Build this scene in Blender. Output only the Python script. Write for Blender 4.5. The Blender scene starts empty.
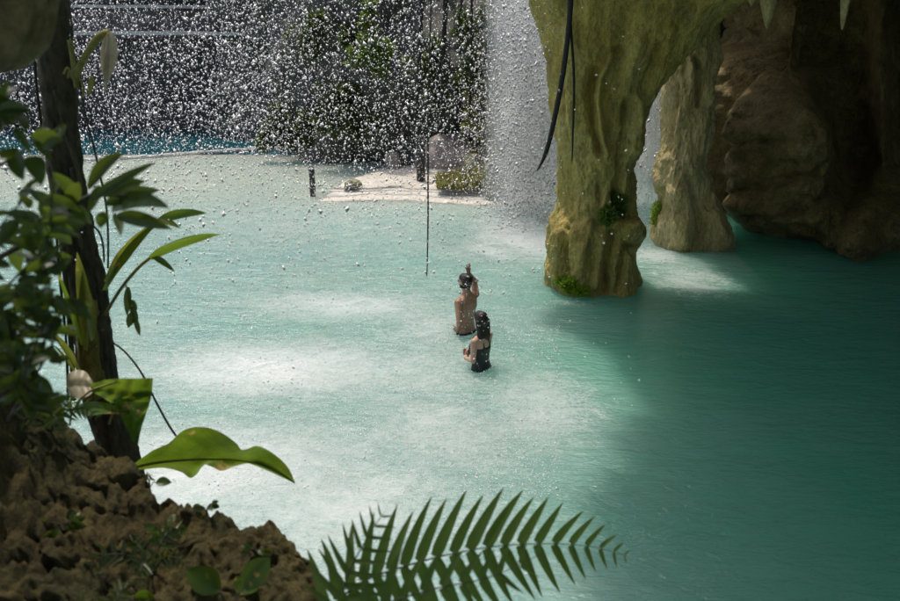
import bpy, bmesh, math, random
import numpy as np
from mathutils import Vector, Matrix, noise as mn

random.seed(7)
rng = np.random.default_rng(7)
scene = bpy.context.scene
col = scene.collection
R = math.radians

# ------------------------------------------------------------------ camera
CAM_Z, PITCH, FPX = 5.0, R(20.0), 875.0
cam_d = bpy.data.cameras.new('camera')
cam = bpy.data.objects.new('camera', cam_d)
col.objects.link(cam)
cam.location = (0, 0, CAM_Z)
cam.rotation_euler = (R(90) - PITCH, 0, 0)
cam_d.sensor_width = 36
cam_d.lens = 36 * FPX / 900
cam_d.clip_start = 0.05
cam_d.clip_end = 500
cam_d.dof.use_dof = True
cam_d.dof.focus_distance = 13.0
cam_d.dof.aperture_fstop = 4.6
scene.camera = cam

# ------------------------------------------------------------------ sky, sun, exposure
SUN_EL, SUN_AZ = R(70), R(-32)          # azimuth clockwise from +Y: ahead and to the left
world = bpy.data.worlds.new('World')
scene.world = world
world.use_nodes = True
wn = world.node_tree
sky = wn.nodes.new('ShaderNodeTexSky')
sky.sky_type = 'NISHITA'
sky.sun_disc = False
sky.sun_elevation = SUN_EL
sky.sun_rotation = SUN_AZ
sky.dust_density = 4.0
sky.air_density = 0.8
bg = wn.nodes['Background']
bg.inputs['Strength'].default_value = 0.15
wn.links.new(sky.outputs[0], bg.inputs['Color'])
sun_d = bpy.data.lights.new('sun', 'SUN')
sun_d.energy = 2.1
sun_d.angle = R(2.5)
sun_d.color = (1.0, 0.95, 0.86)
sun = bpy.data.objects.new('sun', sun_d)
col.objects.link(sun)
SDIR = Vector((math.cos(SUN_EL) * math.sin(SUN_AZ), math.cos(SUN_EL) * math.cos(SUN_AZ), math.sin(SUN_EL)))
sun.rotation_euler = SDIR.to_track_quat('Z', 'Y').to_euler()
sun.location = (-8, 12, 20)

scene.view_settings.view_transform = 'Standard'
scene.view_settings.look = 'None'
scene.view_settings.gamma = 1
scene.view_settings.exposure = 0.38
scene.render.engine = 'CYCLES'
scene.cycles.use_denoising = True
scene.cycles.max_bounces = 8
scene.cycles.diffuse_bounces = 5
scene.cycles.transparent_max_bounces = 12
scene.cycles.caustics_reflective = False
scene.cycles.caustics_refractive = False
scene.cycles.sample_clamp_indirect = 6

# ------------------------------------------------------------------ pixel -> ray helpers
FWD = Vector((0, math.cos(PITCH), -math.sin(PITCH)))
UP = Vector((0, math.sin(PITCH), math.cos(PITCH)))
CAM = Vector((0, 0, CAM_Z))

def ray(px, py):
    return FWD + Vector((1, 0, 0)) * ((px - 450) / FPX) + UP * ((300.5 - py) / FPX)

def at_y(px, py, Y):
    d = ray(px, py)
    return CAM + d * (Y / d.y)

def at_z(px, py, z):
    d = ray(px, py)
    return CAM + d * ((z - CAM_Z) / d.z)

def proj(P):
    """numpy (...,3) -> px, py arrays"""
    q = P - np.array(CAM)
    dep = q @ np.array(FWD)
    return 450 + FPX * q[..., 0] / dep, 300.5 - FPX * (q @ np.array(UP)) / dep

# ------------------------------------------------------------------ object helpers
def tag(o, label=None, cat=None, group=None, kind=None):
    if label: o['label'] = label
    if cat: o['category'] = cat
    if group: o['group'] = group
    if kind: o['kind'] = kind
    return o

def obj(name, mesh, mat=None, parent=None, loc=None):
    o = bpy.data.objects.new(name, mesh)
    col.objects.link(o)
    if mat is not None and mesh is not None and not mesh.materials:
        mesh.materials.append(mat)
    if parent is not None:
        o.parent = parent
    if loc is not None:
        o.location = loc
    return o

def empty(name, loc=(0, 0, 0), rz=0.0):
    o = bpy.data.objects.new(name, None)
    o.empty_display_size = 0.1
    o.location = loc
    o.rotation_euler = (0, 0, rz)
    col.objects.link(o)
    return o

def mesh_from(name, verts, faces, smooth=True):
    me = bpy.data.meshes.new(name)
    me.from_pydata([tuple(v) for v in verts], [], [tuple(f) for f in faces])
    me.update()
    if smooth:
        me.polygons.foreach_set('use_smooth', [True] * len(me.polygons))
    return me

def big_mesh(name, V, F, smooth=True):
    """fast numpy mesh of equal-sided faces"""
    V = np.asarray(V, dtype=np.float32).reshape(-1, 3)
    F = np.asarray(F, dtype=np.int32)
    k = F.shape[1]
    me = bpy.data.meshes.new(name)
    me.vertices.add(len(V))
    me.vertices.foreach_set('co', V.ravel())
    me.loops.add(F.size)
    me.loops.foreach_set('vertex_index', F.ravel())
    me.polygons.add(len(F))
    me.polygons.foreach_set('loop_start', np.arange(0, F.size, k, dtype=np.int32))
    try:
        me.polygons.foreach_set('loop_total', np.full(len(F), k, dtype=np.int32))
    except Exception:
        pass
    if smooth:
        me.polygons.foreach_set('use_smooth', np.ones(len(F), dtype=bool))
    me.update(calc_edges=True)
    me.validate()
    return me

def grid_faces(n, m, wrap=False):
    i, j = np.meshgrid(np.arange(n - 1), np.arange(m if wrap else m - 1), indexing='ij')
    j2 = (j + 1) % m
    return np.stack([i * m + j, i * m + j2, (i + 1) * m + j2, (i + 1) * m + j], -1).reshape(-1, 4)

def grid_normals(P, wrap=False):
    du = np.gradient(P, axis=0)
    if wrap:
        dv = (np.roll(P, -1, 1) - np.roll(P, 1, 1)) * 0.5
    else:
        dv = np.gradient(P, axis=1)
    n = np.cross(du, dv)
    return n / (np.linalg.norm(n, axis=-1, keepdims=True) + 1e-9)

def fbm(P, s=1.0, oct=5, H=0.9, sz=None, off=(0, 0, 0)):
    Q = np.asarray(P, dtype=float).reshape(-1, 3) * np.array([s, s, sz if sz is not None else s]) + np.array(off)
    return np.array([mn.fractal(q, H, 2.0, oct) for q in Q]).reshape(np.shape(P)[:-1])

def ridged(P, s=1.0, sz=None, off=(0, 0, 0), oct=4):
    Q = np.asarray(P, dtype=float).reshape(-1, 3) * np.array([s, s, sz if sz is not None else s]) + np.array(off)
    return np.array([mn.ridged_multi_fractal(q, 1.0, 2.0, oct, 1.0, 2.0) for q in Q]).reshape(np.shape(P)[:-1])

def seg_dist(x, y, pts):
    best = np.full(np.shape(x), 1e9)
    for (ax, ay), (bx, by) in zip(pts[:-1], pts[1:]):
        vx, vy = bx - ax, by - ay
        t = np.clip(((x - ax) * vx + (y - ay) * vy) / (vx * vx + vy * vy + 1e-9), 0, 1)
        best = np.minimum(best, np.hypot(x - ax - t * vx, y - ay - t * vy))
    return best

def tube_mesh(name, pts, radii, sides=7, caps=True, wob=0.0):
    pts = [Vector(p) for p in pts]
    n = len(pts)
    if not hasattr(radii, '__len__'):
        radii = [radii] * n
    V, F = [], []
    ref = Vector((0, -1, 0.13)).normalized()
    for i, p in enumerate(pts):
        d = (pts[min(i + 1, n - 1)] - pts[max(i - 1, 0)]).normalized()
        a = d.cross(ref)
        if a.length < 1e-3:
            a = d.cross(Vector((1, 0, 0)))
        a.normalize()
        b = d.cross(a)
        for k in range(sides):
            t = 2 * math.pi * k / sides
            rr = radii[i] * (1 + wob * mn.noise(p * 9 + Vector((k * 1.7, 0, 0))))
            V.append(p + (a * math.cos(t) + b * math.sin(t)) * rr)
    for i in range(n - 1):
        for k in range(sides):
            k2 = (k + 1) % sides
            F.append((i * sides + k, i * sides + k2, (i + 1) * sides + k2, (i + 1) * sides + k))
    if caps:
        F.append(tuple(range(sides))[::-1])
        F.append(tuple(range((n - 1) * sides, n * sides)))
    return mesh_from(name, V, F)

def spline(pts, n):
    """Catmull-Rom through points"""
    pts = [Vector(p) for p in pts]
    out = []
    m = len(pts) - 1
    for i in range(n):
        t = i / (n - 1) * m
        k = min(int(t), m - 1)
        f = t - k
        p0, p1, p2, p3 = pts[max(k - 1, 0)], pts[k], pts[k + 1], pts[min(k + 2, m)]
        out.append(0.5 * ((2 * p1) + (p2 - p0) * f + (2 * p0 - 5 * p1 + 4 * p2 - p3) * f * f + (3 * p1 - p0 - 3 * p2 + p3) * f ** 3))
    return out

# ------------------------------------------------------------------ materials
class NT:
    def __init__(self, name):
        self.m = bpy.data.materials.new(name)
        self.m.use_nodes = True
        self.t = self.m.node_tree
        self.t.nodes.clear()
        self.out = self.n('ShaderNodeOutputMaterial')
    def n(self, typ, **kw):
        nd = self.t.nodes.new(typ)
        for k, v in kw.items():
            setattr(nd, k, v)
        return nd
    def link(self, a, b):
        self.t.links.new(a, b)
    def coords(self):
        return self.n('ShaderNodeNewGeometry').outputs['Position']
    def noise(self, vec, scale, detail=4, rough=0.6, dist=0.0):
        nd = self.n('ShaderNodeTexNoise')
        nd.inputs['Scale'].default_value = scale
        nd.inputs['Detail'].default_value = detail
        nd.inputs['Roughness'].default_value = rough
        nd.inputs['Distortion'].default_value = dist
        if vec is not None: self.link(vec, nd.inputs['Vector'])
        return nd.outputs['Fac']
    def stretch(self, vec, sc):
        mp = self.n('ShaderNodeMapping')
        mp.inputs['Scale'].default_value = sc
        self.link(vec, mp.inputs['Vector'])
        return mp.outputs[0]
    def ramp(self, fac, stops):
        nd = self.n('ShaderNodeValToRGB')
        e = nd.color_ramp.elements
        while len(e) < len(stops): e.new(0.5)
        for el, (p, c) in zip(e, stops):
            el.position = p
            el.color = (c, c, c, 1) if not hasattr(c, '__len__') else (*c, 1)
        self.link(fac, nd.inputs[0])
        return nd.outputs[0]
    def mix(self, fac, a, b, mode='MIX'):
        nd = self.n('ShaderNodeMix', data_type='RGBA', blend_type=mode)
        for sock, v in ((nd.inputs[0], fac), (nd.inputs[6], a), (nd.inputs[7], b)):
            if hasattr(v, 'node'): self.link(v, sock)
            elif hasattr(v, '__len__'): sock.default_value = (*v, 1)
            else: sock.default_value = v
        return nd.outputs[2]
    def math(self, op, a, b=0.0, clamp=False):
        nd = self.n('ShaderNodeMath', operation=op, use_clamp=clamp)
        for sock, v in ((nd.inputs[0], a), (nd.inputs[1], b)):
            if hasattr(v, 'node'): self.link(v, sock)
            else: sock.default_value = v
        return nd.outputs[0]
    def bump(self, h, strength=0.5, dist=0.05, normal=None):
        nd = self.n('ShaderNodeBump')
        nd.inputs['Strength'].default_value = strength
        nd.inputs['Distance'].default_value = dist
        self.link(h, nd.inputs['Height'])
        if normal is not None: self.link(normal, nd.inputs['Normal'])
        return nd.outputs[0]
    def principled(self, color, rough=0.8, normal=None, spec=0.4, **kw):
        nd = self.n('ShaderNodeBsdfPrincipled')
        for key, v in (('Base Color', color), ('Roughness', rough), ('Specular IOR Level', spec)):
            s = nd.inputs[key]
            if hasattr(v, 'node'): self.link(v, s)
            elif hasattr(v, '__len__'): s.default_value = (*v, 1)
            else: s.default_value = v
        if normal is not None: self.link(normal, nd.inputs['Normal'])
        for k, v in kw.items():
            nd.inputs[k].default_value = v
        return nd
    def done(self, sh):
        self.link(sh.outputs[0] if hasattr(sh, 'outputs') else sh, self.out.inputs['Surface'])
        return self.m

def rock_mat(name, dark, mid, light, moss=None, moss_amt=0.5, scale=1.0, wet=0.55, streak=0.35, bump=0.6, bdist=0.05, mottle=0.5):
    m = NT(name)
    v = m.coords()
    st = m.stretch(v, (1, 1, streak))
    a = m.noise(st, 1.3 * scale, 6, 0.65, 0.4)
    b = m.noise(v, 7 * scale, 8, 0.7, 0.2)
    c = m.noise(st, 26 * scale, 6, 0.75)
    c1 = m.ramp(a, [(0.32, dark), (0.5, mid), (0.68, light)])
    c2 = m.mix(m.ramp(b, [(0.38, 0.0), (0.66, 1.0)]), c1, mid)
    if moss:
        g = m.noise(v, 0.9 * scale, 5, 0.7, 0.5)
        c2 = m.mix(m.math('MULTIPLY', m.ramp(g, [(0.42, 0.0), (0.62, 1.0)]), moss_amt), c2, moss)
    vo = m.n('ShaderNodeTexVoronoi', feature='F1')
    vo.inputs['Scale'].default_value = 16 * scale
    m.link(st, vo.inputs['Vector'])
    pit = m.ramp(c, [(0.3, 0.40), (0.5, 1.0), (0.75, 1.35)])
    c3 = m.mix(0.85, c2, pit, 'MULTIPLY')
    mo = m.ramp(m.noise(st, 4.2 * scale, 7, 0.72, 0.8), [(0.34, 0.38), (0.5, 0.95), (0.66, 1.35)])
    c3 = m.mix(mottle, c3, mo, 'MULTIPLY')
    c3 = m.mix(mottle * 0.8, c3, m.ramp(m.noise(v, 55 * scale, 3, 0.7), [(0.35, 0.55), (0.6, 1.2)]), 'MULTIPLY')
    h = m.math('ADD', m.math('MULTIPLY', b, 0.9), m.math('ADD', m.math('MULTIPLY', c, 0.7), m.math('MULTIPLY', vo.outputs['Distance'], 0.3)))
    return m.done(m.principled(c3, wet, m.bump(h, bump, bdist), 0.4))

M = {}
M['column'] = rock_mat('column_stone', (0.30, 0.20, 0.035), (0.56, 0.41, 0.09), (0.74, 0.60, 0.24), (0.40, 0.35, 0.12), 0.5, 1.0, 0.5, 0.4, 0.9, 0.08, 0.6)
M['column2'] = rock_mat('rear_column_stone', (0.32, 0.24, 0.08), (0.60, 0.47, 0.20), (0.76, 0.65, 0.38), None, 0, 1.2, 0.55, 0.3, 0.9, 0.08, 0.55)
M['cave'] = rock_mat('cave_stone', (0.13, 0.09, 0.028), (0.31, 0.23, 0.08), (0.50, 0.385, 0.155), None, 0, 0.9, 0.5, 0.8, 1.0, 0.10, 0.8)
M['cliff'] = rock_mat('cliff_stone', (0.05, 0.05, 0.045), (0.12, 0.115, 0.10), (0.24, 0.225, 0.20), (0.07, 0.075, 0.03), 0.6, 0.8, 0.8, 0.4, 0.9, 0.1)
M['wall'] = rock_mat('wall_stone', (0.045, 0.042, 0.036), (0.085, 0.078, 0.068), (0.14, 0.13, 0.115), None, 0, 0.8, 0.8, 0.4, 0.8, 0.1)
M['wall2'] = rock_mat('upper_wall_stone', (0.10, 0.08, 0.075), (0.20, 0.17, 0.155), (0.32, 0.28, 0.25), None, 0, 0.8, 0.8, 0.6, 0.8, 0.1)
M['rim'] = rock_mat('rim_stone', (0.40, 0.38, 0.34), (0.55, 0.53, 0.48), (0.70, 0.67, 0.62), None, 0, 1.0, 0.8, 1.0, 0.4, 0.03)
M['sand'] = rock_mat('sand', (0.44, 0.40, 0.33), (0.58, 0.54, 0.46), (0.70, 0.66, 0.58), None, 0, 1.2, 0.9, 1.0, 0.4, 0.03)
M['boulder'] = rock_mat('boulder_stone', (0.24, 0.19, 0.16), (0.42, 0.35, 0.30), (0.58, 0.51, 0.45), None, 0, 1.4, 0.8, 1.0, 0.7, 0.04)
M['mossrock'] = rock_mat('mossy_rock', (0.10, 0.10, 0.06), (0.30, 0.28, 0.19), (0.5, 0.47, 0.36), (0.10, 0.13, 0.03), 0.9, 1.6, 0.8, 0.7, 0.7, 0.04)
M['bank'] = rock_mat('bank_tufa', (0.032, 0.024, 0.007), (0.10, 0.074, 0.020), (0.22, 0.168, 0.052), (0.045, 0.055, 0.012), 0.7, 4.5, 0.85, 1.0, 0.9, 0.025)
M['bed'] = rock_mat('pool_bed_stone', (0.2, 0.3, 0.28), (0.3, 0.4, 0.36), (0.4, 0.5, 0.45), None, 0, 1.0, 0.9, 1.0, 0.3)

def leaf_mat(name, c_dark, c_light, trans, spots=0.0, tfac=0.45, rough=0.38):
    m = NT(name)
    v = m.coords()
    n1 = m.noise(v, 14, 4, 0.6)
    n2 = m.noise(v, 70, 3, 0.6)
    c = m.ramp(n1, [(0.35, c_dark), (0.65, c_light)])
    c = m.mix(m.math('MULTIPLY', n2, 0.35), c, c_dark)
    tc = m.mix(n1, trans, tuple(x * 0.7 for x in trans))
    if spots:
        sp = m.ramp(m.noise(v, 22, 2, 0.5), [(0.64, 0.0), (0.70, spots)])
        c = m.mix(sp, c, (0.35, 0.26, 0.07))
        tc = m.mix(sp, tc, (0.55, 0.38, 0.08))
    p = m.principled(c, rough, m.bump(n2, 0.25, 0.004), 0.5)
    tr = m.n('ShaderNodeBsdfTranslucent')
    m.link(tc, tr.inputs['Color'])
    mx = m.n('ShaderNodeMixShader')
    mx.inputs[0].default_value = tfac
    m.link(p.outputs[0], mx.inputs[1]); m.link(tr.outputs[0], mx.inputs[2])
    return m.done(mx)

M['leaf'] = leaf_mat('broad_leaf', (0.04, 0.08, 0.010), (0.08, 0.135, 0.018), (0.20, 0.32, 0.025), 0.9, 0.5, 0.45)
M['leaf_y'] = leaf_mat('yellow_leaf', (0.09, 0.12, 0.015), (0.15, 0.17, 0.03), (0.30, 0.33, 0.04), 0.5)
M['leaf_d'] = leaf_mat('dark_leaf', (0.03, 0.05, 0.008), (0.055, 0.085, 0.015), (0.15, 0.22, 0.025))
M['fern'] = leaf_mat('fern_leaf', (0.035, 0.065, 0.010), (0.06, 0.10, 0.015), (0.19, 0.30, 0.02), 0.0, 0.55, 0.55)
M['dry'] = leaf_mat('dry_leaf', (0.30, 0.24, 0.14), (0.50, 0.43, 0.30), (0.5, 0.42, 0.28), 0.0, 0.4)
M['shrub'] = leaf_mat('shrub_leaf', (0.03, 0.05, 0.01), (0.08, 0.11, 0.025), (0.14, 0.2, 0.04))
M['shrub_l'] = leaf_mat('bright_shrub_leaf', (0.08, 0.13, 0.02), (0.16, 0.24, 0.04), (0.3, 0.42, 0.06))
M['grass'] = leaf_mat('dry_grass', (0.16, 0.15, 0.04), (0.30, 0.27, 0.09), (0.34, 0.32, 0.08))
M['moss'] = leaf_mat('moss', (0.15, 0.26, 0.01), (0.30, 0.42, 0.02), (0.3, 0.42, 0.03), 0.0, 0.3, 0.8)

def big_leaf_mat():
    m = NT('veined_leaf')
    v = m.coords()
    sA = m.n('ShaderNodeAttribute', attribute_name='along').outputs['Fac']
    uA = m.n('ShaderNodeAttribute', attribute_name='across').outputs['Fac']
    au = m.math('ABSOLUTE', uA)
    fr = m.math('FRACT', m.math('SUBTRACT', m.math('MULTIPLY', sA, 13.0), m.math('MULTIPLY', au, 2.2)))
    vein = m.ramp(m.math('ABSOLUTE', m.math('SUBTRACT', fr, 0.5)), [(0.0, 1.0), (0.10, 0.0)])
    n1 = m.noise(v, 9, 5, 0.65, 0.5)
    n2 = m.noise(v, 60, 3, 0.6)
    c = m.ramp(n1, [(0.32, (0.030, 0.065, 0.008)), (0.68, (0.075, 0.125, 0.016))])
    tc = m.ramp(n1, [(0.30, (0.10, 0.19, 0.010)), (0.55, (0.20, 0.31, 0.02)), (0.72, (0.30, 0.38, 0.03))])
    c = m.mix(m.math('MULTIPLY', vein, 0.4), c, (0.12, 0.17, 0.04))
    tc = m.mix(m.math('MULTIPLY', vein, 0.55), tc, (0.10, 0.16, 0.01))
    tc = m.mix(m.math('MULTIPLY', n2, 0.5), tc, (0.10, 0.18, 0.01))
    # brown blotches, most of them towards the lower margin
    bl = m.math('ADD', m.noise(v, 11, 3, 0.5, 0.3), m.math('MULTIPLY', uA, 0.07))
    sp = m.ramp(bl, [(0.64, 0.0), (0.68, 0.95)])
    c = m.mix(sp, c, (0.38, 0.26, 0.10)); tc = m.mix(sp, tc, (0.50, 0.33, 0.11))
    h = m.math('ADD', m.math('MULTIPLY', vein, -0.6), n2)
    p = m.principled(c, 0.42, m.bump(h, 0.5, 0.006), 0.5)
    tr = m.n('ShaderNodeBsdfTranslucent')
    m.link(tc, tr.inputs['Color'])
    mx = m.n('ShaderNodeMixShader'); mx.inputs[0].default_value = 0.5
    m.link(p.outputs[0], mx.inputs[1]); m.link(tr.outputs[0], mx.inputs[2])
    return m.done(mx)
M['leaf_big'] = big_leaf_mat()

def plain(name, a, b, scale=20, rough=0.8, bump=0.5, bd=0.01, streak=1.0):
    m = NT(name)
    v = m.stretch(m.coords(), (1, 1, streak))
    f = m.noise(v, scale, 6, 0.7)
    return m.done(m.principled(m.ramp(f, [(0.35, a), (0.65, b)]), rough, m.bump(f, bump, bd)))

M['bark'] = plain('bark', (0.02, 0.017, 0.010), (0.10, 0.082, 0.04), 26, 0.85, 0.9, 0.02, 0.35)
M['barkmoss_lit'] = plain('lit_mossy_bark', (0.12, 0.095, 0.02), (0.34, 0.27, 0.07), 22, 0.9, 0.9, 0.02, 0.5)
M['vine'] = plain('vine_bark', (0.008, 0.008, 0.007), (0.025, 0.023, 0.018), 40, 0.8, 0.6, 0.01)
M['vine_g'] = plain('vine_stem', (0.02, 0.022, 0.012), (0.05, 0.05, 0.025), 40, 0.7)
M['stem_y'] = plain('yellow_stem', (0.14, 0.13, 0.02), (0.26, 0.23, 0.05), 40, 0.5)
M['rope'] = plain('rope_fibre', (0.02, 0.018, 0.015), (0.06, 0.055, 0.045), 60, 0.9)
M['post'] = plain('wet_wood', (0.02, 0.018, 0.016), (0.06, 0.055, 0.05), 20, 0.6, 0.6, 0.01, 0.2)
M['skin'] = plain('skin', (0.34, 0.18, 0.115), (0.44, 0.25, 0.165), 9, 0.35, 0.1)
M['skin2'] = plain('skin_light', (0.46, 0.27, 0.19), (0.55, 0.33, 0.23), 9, 0.35, 0.1)
M['hair'] = plain('wet_hair', (0.010, 0.007, 0.006), (0.03, 0.02, 0.015), 60, 0.35, 0.8, 0.01, 0.2)
M['suit'] = plain('swimsuit_cloth', (0.006, 0.010, 0.010), (0.014, 0.02, 0.02), 30, 0.4)
M['shorts'] = plain('shorts_cloth', (0.02, 0.03, 0.04), (0.04, 0.05, 0.06), 30, 0.6)
M['eye'] = plain('eye', (0.02, 0.015, 0.01), (0.03, 0.02, 0.015), 30, 0.2)
M['lip'] = plain('lip', (0.25, 0.09, 0.07), (0.3, 0.11, 0.09), 30, 0.4)

def drop_mat():
    m = NT('white_water')
    d = m.n('ShaderNodeBsdfDiffuse'); d.inputs['Color'].default_value = (0.93, 0.94, 0.94, 1)
    t = m.n('ShaderNodeBsdfTranslucent'); t.inputs['Color'].default_value = (0.9, 0.92, 0.92, 1)
    # aerated water scatters many times: soften the facing of each drop
    ge = m.n('ShaderNodeNewGeometry')
    va = m.n('ShaderNodeVectorMath', operation='ADD'); va.inputs[1].default_value = (0, 0, 2.6)
    vn = m.n('ShaderNodeVectorMath', operation='NORMALIZE')
    m.link(ge.outputs['Normal'], va.inputs[0]); m.link(va.outputs[0], vn.inputs[0]); m.link(vn.outputs[0], d.inputs['Normal'])
    g = m.n('ShaderNodeBsdfGlossy'); g.inputs['Roughness'].default_value = 0.15
    a = m.n('ShaderNodeMixShader'); a.inputs[0].default_value = 0.15
    m.link(d.outputs[0], a.inputs[1]); m.link(t.outputs[0], a.inputs[2])
    b = m.n('ShaderNodeMixShader'); b.inputs[0].default_value = 0.08
    m.link(a.outputs[0], b.inputs[1]); m.link(g.outputs[0], b.inputs[2])
    return m.done(b)
M['drop'] = drop_mat()

def fall_mat():
    m = NT('falling_water')
    v = m.coords()
    n1 = m.noise(m.stretch(v, (9, 9, 1.1)), 1.0, 6, 0.75, 0.6)
    n2 = m.noise(m.stretch(v, (1.2, 1.2, 0.25)), 1.0, 3, 0.6)
    n3 = m.noise(v, 30, 4, 0.8)
    f = m.math('ADD', m.math('MULTIPLY', n1, 0.6), m.math('ADD', m.math('MULTIPLY', n2, 0.4), m.math('MULTIPLY', n3, 0.45)))
    alpha = m.math('MULTIPLY', m.ramp(f, [(0.50, 0.0), (0.85, 0.85)]), m.n('ShaderNodeAttribute', attribute_name='body').outputs['Fac'])
    d = m.n('ShaderNodeBsdfDiffuse'); d.inputs['Color'].default_value = (0.85, 0.88, 0.88, 1)
    t = m.n('ShaderNodeBsdfTranslucent'); t.inputs['Color'].default_value = (0.85, 0.88, 0.88, 1)
    a = m.n('ShaderNodeMixShader'); a.inputs[0].default_value = 0.5
    m.link(d.outputs[0], a.inputs[1]); m.link(t.outputs[0], a.inputs[2])
    tp = m.n('ShaderNodeBsdfTransparent')
    b = m.n('ShaderNodeMixShader')
    m.link(alpha, b.inputs[0]); m.link(tp.outputs[0], b.inputs[1]); m.link(a.outputs[0], b.inputs[2])
    return m.done(b)
M['fall'] = fall_mat()

def water_mat(name, shallow, mid, deep):
    m = NT(name)
    v = m.coords()
    at = m.n('ShaderNodeAttribute', attribute_name='foam')
    foam_a = at.outputs['Fac']
    dp = m.n('ShaderNodeAttribute', attribute_name='depth').outputs['Fac']
    c = m.ramp(dp, [(0.0, shallow), (0.45, mid), (1.0, deep)])
    # cloudiness of the mineral water
    cl = m.noise(m.stretch(v, (0.6, 1.0, 1)), 0.9, 5, 0.6, 0.8)
    c = m.mix(m.math('MULTIPLY', m.ramp(cl, [(0.45, 0.0), (0.75, 0.45)]), m.math('SUBTRACT', 1.0, dp)), c, shallow)
    # foam broken up by turbulence
    f1 = m.noise(m.stretch(v, (1.0, 1.5, 1)), 2.2, 7, 0.72, 1.2)
    f2 = m.noise(v, 17, 5, 0.75, 0.4)
    f3 = m.noise(v, 55, 3, 0.7)
    nz = m.math('ADD', m.math('MULTIPLY', f1, 0.42), m.math('ADD', m.math('MULTIPLY', f2, 0.36), m.math('MULTIPLY', f3, 0.22)))
    fo = m.math('ADD', m.math('MULTIPLY', m.math('SUBTRACT', nz, 0.5), 2.2), foam_a)
    fm = m.math('MULTIPLY', m.ramp(fo, [(0.25, 0.0), (1.05, 0.9)]), m.ramp(foam_a, [(0.0, 0.0), (0.2, 1.0)]))
    c = m.mix(fm, c, (0.70, 0.735, 0.725))
    # ripples: long low swell plus rain-pitted surface
    w1 = m.noise(m.stretch(v, (1.0, 2.2, 1)), 1.6, 4, 0.6, 0.6)
    w2 = m.noise(m.stretch(v, (1.0, 1.8, 1)), 6.5, 4, 0.6, 0.4)
    w3 = m.noise(v, 30, 4, 0.7)
    pit = m.math('MULTIPLY', w3, m.ramp(foam_a, [(0.0, 0.12), (0.5, 1.0)]))
    h = m.math('ADD', m.math('ADD', w1, m.math('MULTIPLY', w2, 0.42)), m.math('MULTIPLY', pit, 0.22))
    bp = m.bump(h, 0.75, 0.12)
    rough = m.math('ADD', m.math('MULTIPLY', fm, 0.6), 0.09)
    p = m.principled(c, rough, bp, 0.5)
    p.subsurface_method = 'BURLEY'
    p.inputs['Subsurface Weight'].default_value = 0.85
    p.inputs['Subsurface Radius'].default_value = (1.0, 1.8, 1.6)
    p.inputs['Subsurface Scale'].default_value = 1.0
    return m.done(p)
M['water'] = water_mat('mineral_water', (0.40, 0.47, 0.39), (0.215, 0.37, 0.335), (0.085, 0.34, 0.225))

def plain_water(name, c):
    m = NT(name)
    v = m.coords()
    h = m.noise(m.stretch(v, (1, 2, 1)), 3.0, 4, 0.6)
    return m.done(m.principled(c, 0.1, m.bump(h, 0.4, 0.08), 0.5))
M['backwater'] = plain_water('blue_water', (0.010, 0.085, 0.105))  # deep clear water, part of its shade put into the dark colour

# ================================================================== SETTING
# ---------------------------------------------------------------- water
def spaced(a, b, fine0, fine1, step, coarse):
    left = np.arange(fine0, a, -coarse)[::-1]
    right = np.arange(fine1, b, coarse)
    return np.unique(np.concatenate([[a], left, np.arange(fine0, fine1, step), right, [b]]))

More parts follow.
